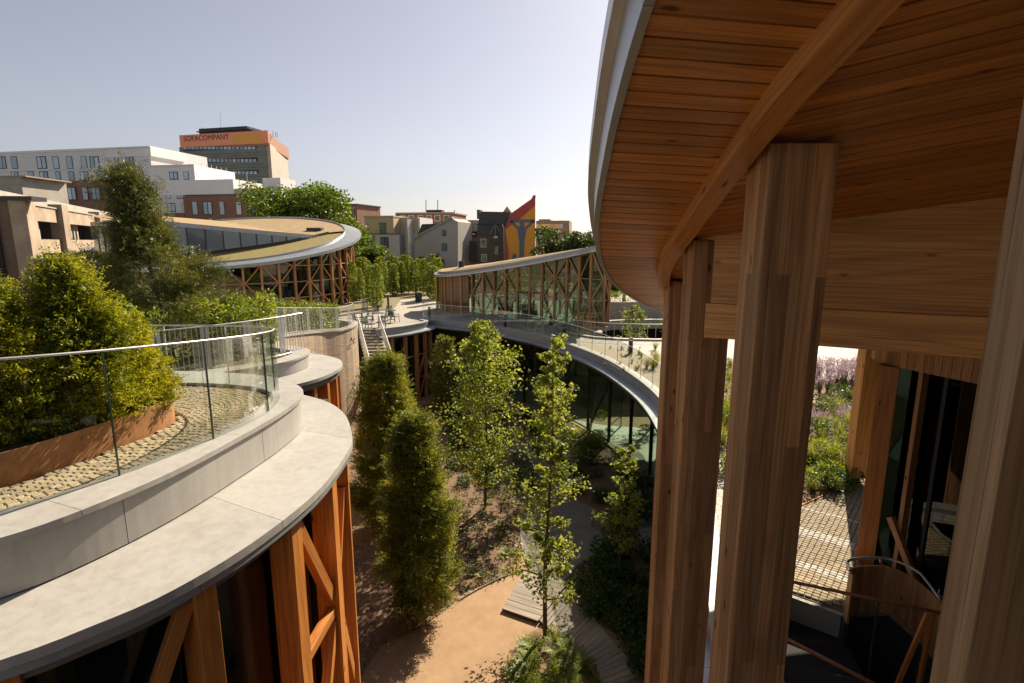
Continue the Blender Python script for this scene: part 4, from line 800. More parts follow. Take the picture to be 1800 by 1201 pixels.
# ------------------------------------------------------------------ pavilion
pv = thing('garden_pavilion', 'small timber and glass pavilion with sloping sedum roof on the plaza', 'pavilion', (0, 43, 0))
PF = catmull(V2([(-6.5, 49.6), (-6.35, 48.0), (-5.6, 46.6), (-3.3, 45.0), (0, 42.9), (3.0, 41.0), (4.9, 39.4), (5.9, 38.2), (6.5, 38.0), (6.95, 38.6), (7.0, 40)]), 8)  # left to right along the front; outward = toward us
def pvz(x, y):
    t = ((x + 5.97) * .78 + (y - 47) * -.63) / 15.1; t = max(-.12, min(1.1, t)); return 3.05 + 2.35 * (max(0, t) ** 1.25) + .06 * max(0, (x + 5.97) * .63 + (y - 47) * .78 - .6)
PR = xy(PF) + [(5.6, 43.5), (2.5, 47), (-1.5, 50.3), (-4.8, 51.2), (-6.4, 50.6)]
PRo = offset(PF, .35)
prism('roof_deck', xy(PRo) + [(6.0, 43.9), (2.8, 47.4), (-1.3, 50.8), (-4.8, 51.7), (-6.8, 51)], lambda x, y: pvz(x, y), lambda x, y: pvz(x, y) + .2, 'larch_far', pv)
prism('sedum', xy(offset(PF, .06)) + [(5.7, 43.6), (2.5, 47.1), (-1.5, 50.4), (-4.8, 51.2), (-6.5, 50.6)], lambda x, y: pvz(x, y) + .2, lambda x, y: pvz(x, y) + .38, 'sedum', pv)
panels('roof_ledge', PF, [(.05, .22), (.5, .17), (.5, .05), (.05, .05)], 2.2, 'zinc', pv, zf=lambda p, i: pvz(p.x, p.y))
panels('roof_fascia', PF, [(.04, .2), (.1, .2), (.1, .42), (.04, .42)], 2.2, 'zinc', pv, zf=lambda p, i: pvz(p.x, p.y))
panels('drip_trim', PF, [(.36, .05), (.51, .05), (.51, -.03), (.36, -.03)], 2.2, 'steel', pv, zf=lambda p, i: pvz(p.x, p.y))
for (u, v, w, h) in ((811, 471, .5, .9), (838, 466, .08, .25)): q = aty(u, v, 47.6); zr = pvz(q.x, 47.6) + .3; link('roof_vent', tubes([[(Vector((q.x, 47.6, zr)), w * .5), (Vector((q.x, 47.6, zr + h)), w * .5)]], 12), 'dark', pv)
cl = [p for p in PF if p.x < -3.2 and (p.y < 49.7)]
sweep('cladding', [p for p in PF if p.x < -3.3][0:26], [(-.1, 0), (0, 0), (0, 1), (-.1, 1)], 'clad', pv)
# cladding with sloping top: separate tall band
def band(name, pts, z0, zt, th, mat, root):
    V = []; Fc = []; UV = []; s = 0; ns = normals2(pts)
    for i, p in enumerate(pts):
        n = ns[i]; q = p - n * th; t = zt(p.x, p.y); V += [(p.x, p.y, z0), (p.x, p.y, t), (q.x, q.y, t), (q.x, q.y, z0)]
    for i in range(len(pts) - 1):
        L = (pts[i + 1] - pts[i]).length; a, b = i * 4, i * 4 + 4
        for j in range(4): Fc.append((a + j, b + j, b + (j + 1) % 4, a + (j + 1) % 4)); UV += [(0, s), (0, s + L), (3, s + L), (3, s)]
        s += L
    return link(name, fixn(mk(V, Fc, UV)), mat, root)
bpy.data.objects.remove(pv.children[-1]) if pv.children[-1].name.startswith('cladding') else None
front = [p for p in PF]; split_x = -3.3
band('cladding', [p for p in front if p.x < split_x], 0, pvz, .12, 'clad', pv)
for p, n in list(zip([q for q in front if q.x < split_x], normals2([q for q in front if q.x < split_x])))[6::3]: bar('cover_strip', (p.x + n.x * .04, p.y + n.y * .04, 0), (p.x + n.x * .04, p.y + n.y * .04, pvz(p.x, p.y)), .2, .06, 'larch_far', pv, up=(n.x, n.y, 0))
PQ = resample([p for p in front if p.x >= split_x], 1.12)
NDOOR = 5
facade(pv, PQ, 0, lambda p: pvz(p.x, p.y) + .1, .13, .2, 'larch_far', rails=(1.75 + .15, 3.4), braces=lambda i, k: 0 if i in (NDOOR - 1, NDOOR) else (1 if (i + k) % 2 else -1), goff=-.1, pmat='pane', bw=.085, rw=.05, skip=(NDOOR - 1, NDOOR))
a, b, c_ = PQ[NDOOR - 1], PQ[NDOOR], PQ[NDOOR + 1]
for p, q in ((a, b), (b, c_)):
    d = (q - p).normalized(); nn = Vector((d.y, -d.x)); dr = pane('door', p + d * .1, q - d * .1, .03, .03, 2.1, 2.1, 'pane', pv, .03)
    for e0, e1 in (((p + d * .1), 0), ((q - d * .1), 0)): bar('door_frame', (e0.x, e0.y, .03), (e0.x, e0.y, 2.15), .09, .07, 'dark', dr, up=(nn.x, nn.y, 0))
    for z in (.08, 2.12): bar('door_frame', (p.x + d.x * .1, p.y + d.y * .1, z), (q.x - d.x * .1, q.y - d.y * .1, z), .1, .07, 'dark', dr, up=(nn.x, nn.y, 0))
    h = p + d * .9 + nn * .08; bar('door_handle', (h.x, h.y, .8), (h.x, h.y, 1.4), .03, .03, 'steel', dr)
    pane('pane', p + d * .08 - nn * .1, q - d * .08 - nn * .1, 2.2, 2.2, pvz(p.x, p.y) + .05, pvz(q.x, q.y) + .05, 'pane', pv)
    for z in (2.25, 3.2): bar('transom', (p.x + d.x * .07, p.y + d.y * .07, z), (q.x - d.x * .07, q.y - d.y * .07, z), .07, .07, 'larch_far', pv, up=(nn.x, nn.y, 0))
# back of the pavilion: timber frame and glass, so the garden shows through
BK = resample(V2([(7.0, 40), (5.6, 43.5), (2.5, 47), (-1.5, 50.3), (-4.8, 51.2), (-6.4, 50.6), (-6.9, 49.6)]), 1.5)
facade(pv, BK, 0, lambda p: pvz(p.x, p.y), .12, .16, 'larch_far', rails=(2.2,), braces=lambda i, k: 1 if (i + k) % 2 else -1, pmat='pane', goff=-.08)
prism('floor_slab', PR, .004, .03, 'floor_in', pv)
for (x, y) in ((-1, 46.5), (1.8, 44.5), (4.2, 42.0), (-3.4, 48.5)): bar('inner_column', (x, y, 0), (x, y, pvz(x, y)), .16, .16, 'larch_far', pv)
for x, y in ((-1.2, 45.6), (.8, 44.0)): box('inner_counter', x, x + 1.3, y, y + .6, .03, 1.0, 'interior', pv)
lt = thing('timber_lattice', 'pinkish timber lattice panel standing at the end of the pavilion', 'lattice', (5.2, 36.8, 0))
LA, LB = Vector((4.65, 36.9)), Vector((5.65, 36.5))
for k in range(5):
    p = LA.lerp(LB, k / 4); bar('upright', (p.x, p.y, .0), (p.x, p.y, 1.25), .06, .05, 'larch_far', lt); z = .22 + k * .25; bar('crossbar', (LA.x - .05, LA.y, z), (LB.x + .05, LB.y, z), .06, .05, 'larch_far', lt)
for k in range(4): p, q = LA.lerp(LB, k / 4), LA.lerp(LB, (k + 1) / 4); bar('diagonal', (p.x, p.y, .1 if k % 2 else .6), (q.x, q.y, .6 if k % 2 else .1), .05, .04, 'larch_far', lt)
struct(prism('lattice_pad', [(4.3, 37.2), (6.2, 36.9), (6.1, 35.9), (4.4, 36.1)], -.3, .0, 'concrete'))

# ------------------------------------------------------------------ rotunda with split sedum roof
rt = thing('timber_rotunda', 'big round timber framed building with tilted sedum roof and clerestory windows', 'building', (-27.5, 55, 0))
RC = Vector((-27.6, 55)); RR = 11.4
rz_ = lambda x, y: 4.0 + .205 * (y - 43.5)
circ = [Vector((RC.x + RR * math.cos(a), RC.y + RR * math.sin(a))) for a in np.linspace(R(180 + 25), R(360 + 100), 96)]   # ccw: right of travel = outward
full = [Vector((RC.x + RR * math.cos(a), RC.y + RR * math.sin(a))) for a in np.linspace(0, 2 * math.pi, 97)]
prism('roof_deck', xy(full[:-1]), lambda x, y: rz_(x, y) - .25, lambda x, y: rz_(x, y) - .02, 'zinc', rt)
ins = offset(full, -.95)
prism('sedum_lower', xy(ins[:-1]), lambda x, y: rz_(x, y) - .02, lambda x, y: rz_(x, y) + .1, 'sedum_g', rt)
panels('roof_ledge', full, [(-.9, .08), (.7, -.1), (.7, -.36), (-.9, -.24)], 2.6, 'zinc', rt, zf=lambda p, i: rz_(p.x, p.y))
panels('roof_rim', full, [(-.98, 0), (-.88, 0), (-.88, .26), (-.98, .26)], 2.6, 'zinc', rt, zf=lambda p, i: rz_(p.x, p.y))
CL = catmull(V2([(-18.9, 56.6), (-19.8, 54.8), (-21.6, 51.9), (-25.6, 48.3), (-29.5, 46.2), (-33.5, 46.0), (-36.5, 48)]), 8)
ct = lambda x, y: 6.35 + max(0, min(1, (-19.8 - x) / 9)) * 1.0
band('clerestory_sill', CL, 3.5, lambda x, y: rz_(x, y) + .35, .1, 'dark', rt)
CQ = resample([p for p in CL if p.y < 54.7 or p.x < -30], 1.35)
for i, (p, q) in enumerate(zip(CQ, CQ[1:])):
    if max(ct(*p), ct(*q)) - rz_(p.x, p.y) < .4: continue
    d = (q - p).normalized(); pane('clerestory_window', p + d * .04, q - d * .04, rz_(p.x, p.y) + .3, rz_(q.x, q.y) + .3, ct(p.x, p.y), ct(q.x, q.y), 'winpane', rt, .04)
    bar('mullion', (p.x, p.y, rz_(p.x, p.y)), (p.x, p.y, ct(p.x, p.y)), .09, .12, 'frame', rt, up=(d.y, -d.x, 0))
# upper roof from the clerestory head back to the rim
arc = [Vector((RC.x + (RR - .8) * math.cos(a), RC.y + (RR - .8) * math.sin(a))) for a in np.linspace(R(14), R(205), 40)]
up_poly = xy(CL) + xy(arc[::-1])
uz = lambda x, y: max(6.35 - .12 * (x + 19.8) + .03 * (y - 54.8), rz_(x, y) + .16)
bm = bmesh.new(); vs_ = [bm.verts.new((x, y, uz(x, y) + .12)) for x, y in up_poly]; E_ = [bm.edges.new((vs_[i], vs_[(i + 1) % len(vs_)])) for i in range(len(vs_))]; bmesh.ops.triangle_fill(bm, use_beauty=True, edges=E_)
for _ in range(2): bmesh.ops.subdivide_edges(bm, edges=bm.edges[:], cuts=2, use_grid_fill=True)
for v_ in bm.verts: v_.co.z = uz(v_.co.x, v_.co.y) + .1
me = bpy.data.meshes.new('u'); bm.to_mesh(me); bm.free(); link('sedum_upper', me, 'sedum', rt)
panels('upper_fascia', CL, [(-.1, 0), (.7, -.02), (.7, .16), (.5, .36), (-.1, .36)], 2.8, 'zinc', rt, zf=lambda p, i: ct(p.x, p.y) - .02)
box('roof_hatch', -21.4, -19.9, 57.4, 58.4, 7.0, 7.45, 'dark', rt)
RQ = resample([p for p in offset(circ, -.2) if not (p.y > 61 and p.x < -22)], 1.42)
facade(rt, RQ, 0, lambda p: rz_(p.x, p.y) - .2, .17, .26, 'larch_far', rails=(1.15, 2.55, 3.95, 5.3), braces=lambda i, k: (1 if (i + k) % 2 else -1) if (i * 7 + k * 3) % 10 < 8 and i > 5 else 0, goff=-.12, pmat='pane_dark', bw=.1, rw=.08)
link('inner_core', fixn(tubes([[(Vector((RC.x, RC.y, 0)), 7.5), (Vector((RC.x, RC.y, 4.2)), 7.5)]], 32)), 'interior', rt)

# ------------------------------------------------------------------ far town: facade planes
class FP:
    def __init__(s, uA, yA, uB, yB, vref=400):
        a, b = aty(uA, vref, yA), aty(uB, vref, yB); s.A = Vector((a.x, a.y)); s.B = Vector((b.x, b.y)); s.d = (s.B - s.A).normalized(); s.n = Vector((s.d.y, -s.d.x))
    def hit(s, u, v):
        r = ray(u, v); den = r.x * s.n.x + r.y * s.n.y; t = (s.A.x * s.n.x + s.A.y * s.n.y) / den; return r * t + Vector((0, 0, CZ))
    def box(s, name, u0, u1, v0, v1, mat, root, back=.05, front=.0, z0=None):
        um, vm = (u0 + u1) / 2, (v0 + v1) / 2; L, Rr = s.hit(u0, vm), s.hit(u1, vm); zt, zb = s.hit(um, v0).z, (z0 if z0 is not None else s.hit(um, v1).z); n3 = Vector((s.n.x, s.n.y, 0)); V = []
        for o in (front, -back):
            for p, z in ((L, zb), (Rr, zb), (Rr, zt), (L, zt)): q = p + n3 * o; V.append((q.x, q.y, z))
        return link(name, fixn(mk(V, [(0, 1, 2, 3), (7, 6, 5, 4), (0, 4, 5, 1), (1, 5, 6, 2), (2, 6, 7, 3), (3, 7, 4, 0)])), mat, root)
    def window(s, u0, u1, v0, v1, root, mat='frame', mull=True):
        w = s.box('window', u0, u1, v0, v1, mat, root, back=.02, front=.05); k = max(.6, (u1 - u0) * .09)
        if mull and u1 - u0 > 11: m_ = (u0 + u1) / 2; s.box('window_pane', u0 + k, m_ - k * .5, v0 + k, v1 - k, 'winpane', w, back=-.03, front=.07); s.box('window_pane', m_ + k * .5, u1 - k, v0 + k, v1 - k, 'winpane', w, back=-.03, front=.07)
        else: s.box('window_pane', u0 + k, u1 - k, v0 + k, v1 - k, 'winpane', w, back=-.03, front=.07)
    def gable(s, name, pts, mat, root, back=8, front=0):
        P = [s.hit(u, v) for u, v in pts]; n3 = Vector((s.n.x, s.n.y, 0)); V = [p + n3 * front for p in P] + [p - n3 * back for p in P]; k = len(P)
        return link(name, fixn(mk(V, [tuple(range(k)), tuple(range(k, 2 * k))] + [(i, (i + 1) % k, k + (i + 1) % k, k + i) for i in range(k)])), mat, root)
# white stepped apartment blocks
f = FP(0, 125, 265, 117)
w1 = thing('white_apartment_block', 'long white apartment block over brown brick storey behind the concrete car park', 'building', (-100, 122, 0))
f.box('upper_wall', -60, 266, 263, 319, 'white', w1, back=16); f.box('brick_wall', -60, 300, 318.4, 430, 'brick', w1, back=16, front=-.1, z0=0)
f.box('roof_step', 185, 266, 261, 276, 'white', w1, back=9, front=.15); f.box('cornice', -60, 266, 264.5, 267, 'white', w1, front=.15, back=0); f.box('storey_band', -60, 266, 297.8, 299.3, 'white', w1, front=.12, back=0)
for u0, u1 in ((-2, 11), (20, 31), (65, 82), (93, 104), (117, 128), (143, 153), (158, 175), (202, 210), (221, 236)): f.window(u0, u1, 275, 297, w1)
for u0, u1 in ((20, 33), (50, 60), (70, 85), (98, 107), (121, 131), (141, 156), (169, 179), (193, 203), (213, 229), (242, 252)): f.window(u0, u1, 301.5, 317.5, w1)
for u0, u1 in ((48, 56), (68, 77), (89, 104), (119, 134), (145, 155), (161, 177), (191, 202), (213, 221), (238, 250)): f.window(u0, u1, 329, 352, w1)
for k in range(6): q = f.hit(300 + k * 9, 285 + k * 2); bar('roof_rail', (q.x + 3, q.y + 6, q.z - 2), (q.x + 3, q.y + 6, q.z + .6), .08, .08, 'steel', w1)
f = FP(262, 112, 450, 108)
w2 = thing('stepped_apartment_block', 'stepped white apartment block with roof terraces and brown brick wing below the office tower', 'building', (-70, 110, 0))
f.box('top_wall', 262, 342, 291, 318, 'white', w2, back=12); f.box('middle_wall', 264, 411, 316.5, 343, 'white', w2, back=13, front=.1); f.box('lower_wall', 264, 328, 342.6, 375, 'white', w2, back=12, front=.05); f.box('brick_wall', 327, 470, 342.7, 430, 'brick', w2, back=14, front=.2, z0=0); f.box('brick_base', 262, 327.2, 374.6, 430, 'brick', w2, back=12, front=.15, z0=0)
f.box('terrace_room', 443, 475, 309, 343, 'white', w2, back=9, front=-3.5); f.box('terrace_wall', 411.4, 470, 331, 343, 'greywall', w2, back=.2, front=-2.0); f.box('brick_coping', 327, 470, 341.8, 343.5, 'dark', w2, back=0, front=.3)
f.box('parapet', 262, 342, 290, 293, 'white', w2, front=.15, back=0)
for u0, u1 in ((298, 313), (323, 332)): f.window(u0, u1, 302, 316, w2)
for u0, u1 in ((339, 354), (365, 373), (387, 396)): f.window(u0, u1, 327, 342, w2)
for u0, u1 in ((270, 280), (290, 300), (310, 325)): f.window(u0, u1, 329, 350, w2)
for u0, u1 in ((275, 283), (294, 309), (320, 327)): f.window(u0, u1, 357, 373, w2)
f2 = FP(262, 112, 450, 108); f2.A = f2.A + f2.n * .2
for u0, u1 in ((338, 348), (357, 374), (386, 395), (415, 425), (438, 447)): f2.window(u0, u1, 354, 378, w2)
for u0, u1 in ((312, 327), (342, 356), (367, 375), (390, 397), (417, 424), (440, 449)): f2.window(u0, u1, 383.5, 394, w2)
for k in range(9): q = f.hit(372 + k * 8, 318 + k); bar('terrace_rail', (q.x, q.y + 3.5, q.z - .3), (q.x, q.y + 3.5, q.z + (1.2 if k % 3 else 2.6)), .06, .06, 'steel', w2)
f = FP(560, 125, 632, 122); w3 = thing('flat_brick_block', 'plain flat roofed brown brick block behind the big green tree', 'building', (-50, 124, 0)); f.box('wall', 560, 629, 360, 440, 'brick', w3, back=10, z0=0); f.box('roof_edge', 560, 629, 359, 361, 'dark', w3, back=10, front=.1)
for u0 in (604, 612, 619): f.window(u0, u0 + 4.5, 371, 378, w3)
# office tower with the sign
f = FP(318, 205, 473, 196)
tw = thing('office_tower', 'tall dark glass office tower with orange sign band on its top storey', 'building', (-100, 200, 0))
f.box('front_wall', 323, 473, 255, 420, 'towerglass', tw, back=.6, z0=0)
L, Rr = f.hit(473, 250), f.hit(323, 250); n3 = Vector((f.n.x, f.n.y)); P1 = Vector((Rr.x, Rr.y)); P0 = Vector((L.x, L.y)); sideB = Vector(aty(507, 300, 226)[:2]); backL = P1 - n3 * 34
zt = f.hit(400, 256).z
prism('side_wall', [tuple(P0 - n3 * .3), tuple(sideB), tuple(backL), tuple(P1 - n3 * .3)], 0, zt, 'towerside', tw)
sgn = f.box('sign_band', 317.5, 473, 234, 256, 'signorange', tw, back=.5, front=.5)
prism('sign_side', [tuple(P0 + n3 * .4), tuple(sideB + Vector((.6, .2))), tuple(backL), tuple(P1 - n3 * .2)], f.hit(473, 256).z + .02, f.hit(473, 234).z - .05, 'signside', tw)
fc = bpy.data.curves.new('txt', 'FONT'); fc.body = 'SOFACOMPANY'; fc.size = 1; fc.extrude = .02; fc.space_character = 1.05; to = bpy.data.objects.new('txt', fc); col.objects.link(to); bpy.context.view_layer.update()
tme = bpy.data.meshes.new_from_object(to.evaluated_get(bpy.context.evaluated_depsgraph_get())); bpy.data.objects.remove(to)
tx = [v.co.x for v in tme.vertices]; tw0, tw1 = min(tx), max(tx); ty = [v.co.y for v in tme.vertices]; a, b = f.hit(325.5, 249.5), f.hit(405, 249.5); scl = (b - a).length / (tw1 - tw0); hgt = (f.hit(360, 240).z - f.hit(360, 249.5).z) / (max(ty) - min(ty))
X = Vector((f.d.x, f.d.y, 0)); Y = Vector((0, 0, 1)); Zn = Vector((f.n.x, f.n.y, 0)); o = a + Zn * .56 - X * tw0 * scl - Y * min(ty) * hgt
link('sign_lettering', tme, 'signtext', sgn, Matrix(((X.x * scl, Y.x * hgt, Zn.x, o.x), (X.y * scl, Y.y * hgt, Zn.y, o.y), (X.z * scl, Y.z * hgt, Zn.z, o.z), (0, 0, 0, 1))))
f.box('sign_picture', 414, 460, 236, 253, 'sofa', sgn, back=-.5, front=.56); f.box('sign_picture_arm', 411, 418, 241, 253.5, 'sofa', sgn, back=-.5, front=.6); f.box('sign_picture_arm', 456, 463, 241, 253.5, 'sofa', sgn, back=-.5, front=.6)
for r, (v0, v1) in enumerate(((257.6, 263.2), (279.3, 285.4), (300.8, 306.8), (322, 328))):
    f.box('window_strip', 322 + r * 1.5, 452 + r * 1.5, v0, v1, 'frame', tw, back=0, front=.1)
    for k in range(18): u = 323 + r * 1.5 + k * 7.1; f.box('window_pane', u, u + 5.2, v0 + .7, v1 - .6, 'winpane', tw, back=-.1, front=.16)
for v in (270, 274.5, 291, 296, 312): f.box('storey_line', 323, 473, v, v + .5, 'dark', tw, back=0, front=.06)
f3 = FP(473, 196, 507, 226)
for v in (266, 288, 309, 331): f3.box('side_strip', 477, 491, v, v + 6, 'signside', tw, back=0, front=.1); f3.box('side_strip', 495, 506, v - 3 + 12, v + 8, 'frame', tw, back=0, front=.1)
f.box('plant_room', 338, 424, 221, 235, 'dark', tw, back=14, front=-3); f.box('plant_deck', 335, 430, 226, 227.5, 'dark', tw, back=14, front=-2.4)
for u, v0, r_ in ((374, 193, .12), (342, 219, .25), (428, 219, .25), (432, 224, .3), (456, 228, .3), (469, 226, .3), (474, 227, .35), (477, 228, .2)): a, b = f.hit(u, 234), f.hit(u, v0); bar('antenna', (a.x, a.y + 5, a.z - .5), (b.x, b.y + 5, b.z), r_, r_, 'steel', tw)

# concrete car park
cp = thing('concrete_car_park', 'weathered concrete car park with open slotted decks and dark brick stair tower', 'building', (-55, 60, 0))
f = FP(44, 45, 235, 86)
zz = lambda u, v: f.hit(u, v).z
n3 = Vector((f.n.x, f.n.y, 0))
def fbox(name, u0, u1, z0, z1, mat, back, front=0.0):
    a, b = f.hit(u0, 420), f.hit(u1, 420); V = []
    for o in (front, -back):
        for q, z in ((a, z0), (b, z0), (b, z1), (a, z1)): V.append((q.x + n3.x * o, q.y + n3.y * o, z))
    return link(name, fixn(mk(V, [(0, 1, 2, 3), (7, 6, 5, 4), (0, 4, 5, 1), (1, 5, 6, 2), (2, 6, 7, 3), (3, 7, 4, 0)])), mat, cp)
ZT = [(zz(62, 388), zz(62, 362)), (zz(72, 446), zz(72, 421)), (zz(76, 500), zz(76, 472))]
fbox('core', 44, 300, -.02, ZT[0][1] - .5, 'interior_dark', 12, -1.6)
for z0, z1 in ZT: fbox('deck_band', 44, 300, max(0, z0), z1, 'concrete_w', .4)
fbox('band_coping', 44, 300, ZT[0][1], ZT[0][1] + .12, 'concrete', .6, .12)
for u0, u1 in ((41, 59), (106, 117), (172, 182), (222, 229), (258, 263)): fbox('pier', u0, u1, 0, ZT[0][1] + .45, 'concrete_w', .6, .45)
for (za, zb) in ((ZT[1][1], ZT[0][0]), (ZT[2][1], ZT[1][0])):
    for a, b in ((66, 98), (120, 166), (184, 220), (231, 256)):
        n_ = 9
        for k in range(n_ - 2): u = a + (b - a) * k / n_; fbox('slat', u, u + 2.0, za, zb - .02, 'concrete', 1.1, -.7)
fbox('parapet_wall', 78, 300, zz(80, 358), zz(80, 338), 'concrete', 5, -3)
f4 = FP(-40, 44, 44, 44.4); f4.box('stair_tower', -60, 40, 352, 520, 'brick_dk', cp, back=1.2, z0=0); f4.box('tower_cap', -60, 60, 345, 352.5, 'dark', cp, back=1.4, front=.3); f4.box('tower_slab', -20, 6, 440, 520, 'concrete', cp, back=.5, front=.6, z0=0)
f5 = FP(-40, 80, 47, 80); b5 = thing('beige_roof_box', 'plain beige concrete roof block beside the car park stair tower', 'building', (-75, 80, 0)); f5.box('wall', -60, 46, 310, 440, 'concrete', b5, back=8, z0=0); f5.box('coping', -60, 47, 309, 311, 'concrete_w', b5, back=8, front=.2)

# row of old houses behind the garden
f = FP(648, 90, 730, 88)
h1 = thing('cream_topped_house', 'flat roofed house with cream top storey and white lower walls', 'house', (-22, 89, 0))
f.box('lower_wall', 640, 703, 411, 480, 'white', h1, back=9, z0=0); f.box('upper_wall', 641, 692, 381, 411.5, 'cream', h1, back=9, front=.05); f.box('roof_edge', 640, 692, 379.5, 382, 'cream', h1, back=9, front=.2); f.box('string_course', 640, 703, 410.6, 412, 'brick_dk', h1, back=0, front=.15)
f.box('side_wing', 692.3, 728, 382, 480, 'white', h1, back=8, front=-2.5, z0=0); f.box('wing_top', 692.3, 724, 381, 409, 'cream', h1, back=8, front=-2.4); f.box('roof_stair', 713, 717, 385, 478, 'steel', h1, back=.1, front=-2.0, z0=0)
for u0, u1, v0, v1 in ((667, 680, 391, 411), (669, 683, 417, 436), (671, 684, 441, 460), (651, 659, 414, 434)): f.window(u0, u1, v0, v1, h1)
f = FP(727, 84, 806, 82)
h2 = thing('grey_gable_house', 'grey rendered gable house with small windows and black slate lean-to roof', 'house', (-12, 83, 0))
f.gable('gable_wall', [(729, 490), (729, 424), (737, 414), (794, 384), (805, 390), (805, 490)], 'greywall', h2, back=9); f.gable('slate_roof', [(727, 424), (739, 394), (772, 393), (793, 383.5), (737, 413)], 'slate', h2, back=4, front=-.5); f.gable('verge', [(728, 423), (738, 411), (795, 381), (796, 384), (738, 415)], 'greywall', h2, back=.6, front=.25)
for u0, u1, v0, v1 in ((777, 784, 404, 415), (777, 786, 428, 441), (772, 781, 456, 466)): f.window(u0, u1, v0, v1, h2, mull=False)
tube('drain_pipe', [f.hit(768, 470) + Vector((0, -.2, 0)), f.hit(768, 452) + Vector((0, -.2, 0)), f.hit(771, 445) + Vector((0, -.2, 0))], .08, 'dark', h2)
f = FP(697, 110, 800, 108)
h3 = thing('red_brick_block', 'red brick block with four white framed top windows and roof plant', 'building', (-15, 109, 0))
f.box('wall', 697, 798, 375, 480, 'brick_red', h3, back=10, z0=0); f.box('roof_edge', 696, 799, 373.5, 376, 'concrete', h3, back=10, front=.3); f.box('roof_plant', 744, 771, 368, 375, 'dark', h3, back=4, front=-2)
for u0 in (703, 718, 734, 749, 764, 780): f.window(u0, u0 + 10, 378.5, 389, h3, 'white', mull=False)
for u in (746, 767, 797): a, b = f.hit(u, 372), f.hit(u, 350 if u < 797 else 368); bar('antenna', (a.x, a.y + 2, a.z), (b.x, b.y + 2, b.z), .12, .12, 'dark', h3)
f = FP(803, 88, 842, 88)
h4 = thing('low_link_building', 'low grey and red infill building with ribbon window between old houses', 'building', (-7, 88, 0))
f.box('wall', 800, 842, 420, 480, 'concrete', h4, back=6, z0=0); f.box('red_band', 804, 842, 407, 420.3, 'brick_red', h4, back=6, front=.05); f.box('ribbon_band', 804, 842, 387, 407.3, 'greywall', h4, back=6); f.window(811, 838, 407.5, 416, h4, 'white'); f.box('chimney_stack', 816, 821, 418, 437, 'cream', h4, back=.5, front=.5); f.box('lean_to', 806, 842, 424, 460, 'slate', h4, back=2, front=1.2)
f = FP(838, 80, 892, 79)
h5 = thing('dark_brick_house', 'dark brown brick house with black slate roof and white dormer window', 'house', (-3.5, 80, 0))
f.box('wall', 839, 889, 412, 480, 'brick_dk', h5, back=8, z0=0); f.gable('slate_roof', [(838, 413), (841, 393), (845, 372), (897, 373), (893, 395), (889, 413)], 'slate', h5, back=5, front=.15); f.gable('roof_edge', [(838, 394), (890, 394), (890, 395.3), (838, 395.3)], 'dark', h5, back=0, front=.35); f.box('chimney', 839, 844, 369, 385, 'brick_dk', h5, back=1.2, front=.2)
for u0, u1, v0, v1 in ((845, 855, 420, 435), (846, 856, 447, 460)): f.window(u0, u1, v0, v1, h5, 'white', mull=False)
f.window(868, 877, 432, 449, h5); f.window(867, 876, 414, 420, h5); f.window(848, 856, 398, 409, h5, 'white', mull=False)
for k, u in enumerate((864, 871, 879)): a, b = f.hit(871 + (u - 871) * .2, 396), f.hit(u + (u - 871) * .4, 413); bar('roof_strut', (a.x, a.y - .5, a.z), (b.x, b.y - .5, b.z), .05, .05, 'greywall', h5)
tube('drain_pipe', [f.hit(887, 470) + Vector((0, -.3, 0)), f.hit(886, 402) + Vector((0, -.3, 0)), f.hit(883, 394) + Vector((0, -.3, 0))], .1, 'steel_white', h5)
P = f.hit(891, 373); Vv = [(P.x - .9, P.y + 2, P.z - .3), (P.x + .9, P.y + 2, P.z - .3), (P.x + .9, P.y + 3.6, P.z - .3), (P.x - .9, P.y + 3.6, P.z - .3), (P.x, P.y + 2.8, P.z + 1.0)]
link('turret_roof', mk(Vv, [(0, 1, 4), (1, 2, 4), (2, 3, 4), (3, 0, 4)]), 'greywall', h5)
f = FP(888, 76, 942, 76)
h6 = thing('mural_gable_house', 'tall gable house painted orange and red with a blue figure mural', 'house', (0, 76, 0))
f.gable('gable_wall', [(888, 490), (888, 400), (897, 376), (938, 347), (941, 345), (941, 490)], 'mural_o', h6, back=9)
f.gable('mural_red_field', [(888, 401), (897, 376), (938, 347.5), (941, 346), (941, 361), (915, 384), (893, 400), (889, 404)], 'mural_r', h6, back=-.0, front=.04); f.gable('mural_red_field', [(888, 405), (894, 440), (896, 490), (888, 490)], 'mural_r', h6, back=0, front=.04)
f.box('mural_bar', 896, 940.5, 386, 391, 'mural_b', h6, back=0, front=.06); f.gable('mural_figure', [(914, 391), (921, 391), (922, 400), (925, 405), (922, 424), (921, 458), (913, 458), (913, 424), (910, 405), (913, 400)], 'mural_b', h6, back=0, front=.05)
for s, e in (((912, 403), (898, 389)), ((923, 403), (938, 389))): a, b = f.hit(*s), f.hit(*e); bar('mural_arm', (a.x, a.y - .04, a.z), (b.x, b.y - .04, b.z), .32, .04, 'mural_b', h6, up=(0, -1, 0))
f.gable('mural_small_figure', [(899, 458), (901, 449), (904, 445), (908, 449), (909, 458)], 'mural_b', h6, back=0, front=.05); f.box('verge_cap', 937, 941.5, 343.5, 348, 'brick_red', h6, back=9, front=.1)
f = FP(942, 98, 1060, 96)
h7 = thing('pale_flat_building', 'low pale flat roofed building with orange band behind the round dark tree', 'building', (8, 97, 0)); f.box('wall', 942, 1000, 388, 480, 'concrete_w', h7, back=8, z0=0); f.box('upper_box', 946, 966, 385, 395, 'concrete', h7, back=5, front=-1); f.box('orange_band', 942, 968, 405, 417, 'brick_red', h7, back=0, front=.1); f.box('ribbon_window', 943, 990, 394, 402, 'winpane', h7, back=0, front=.1)
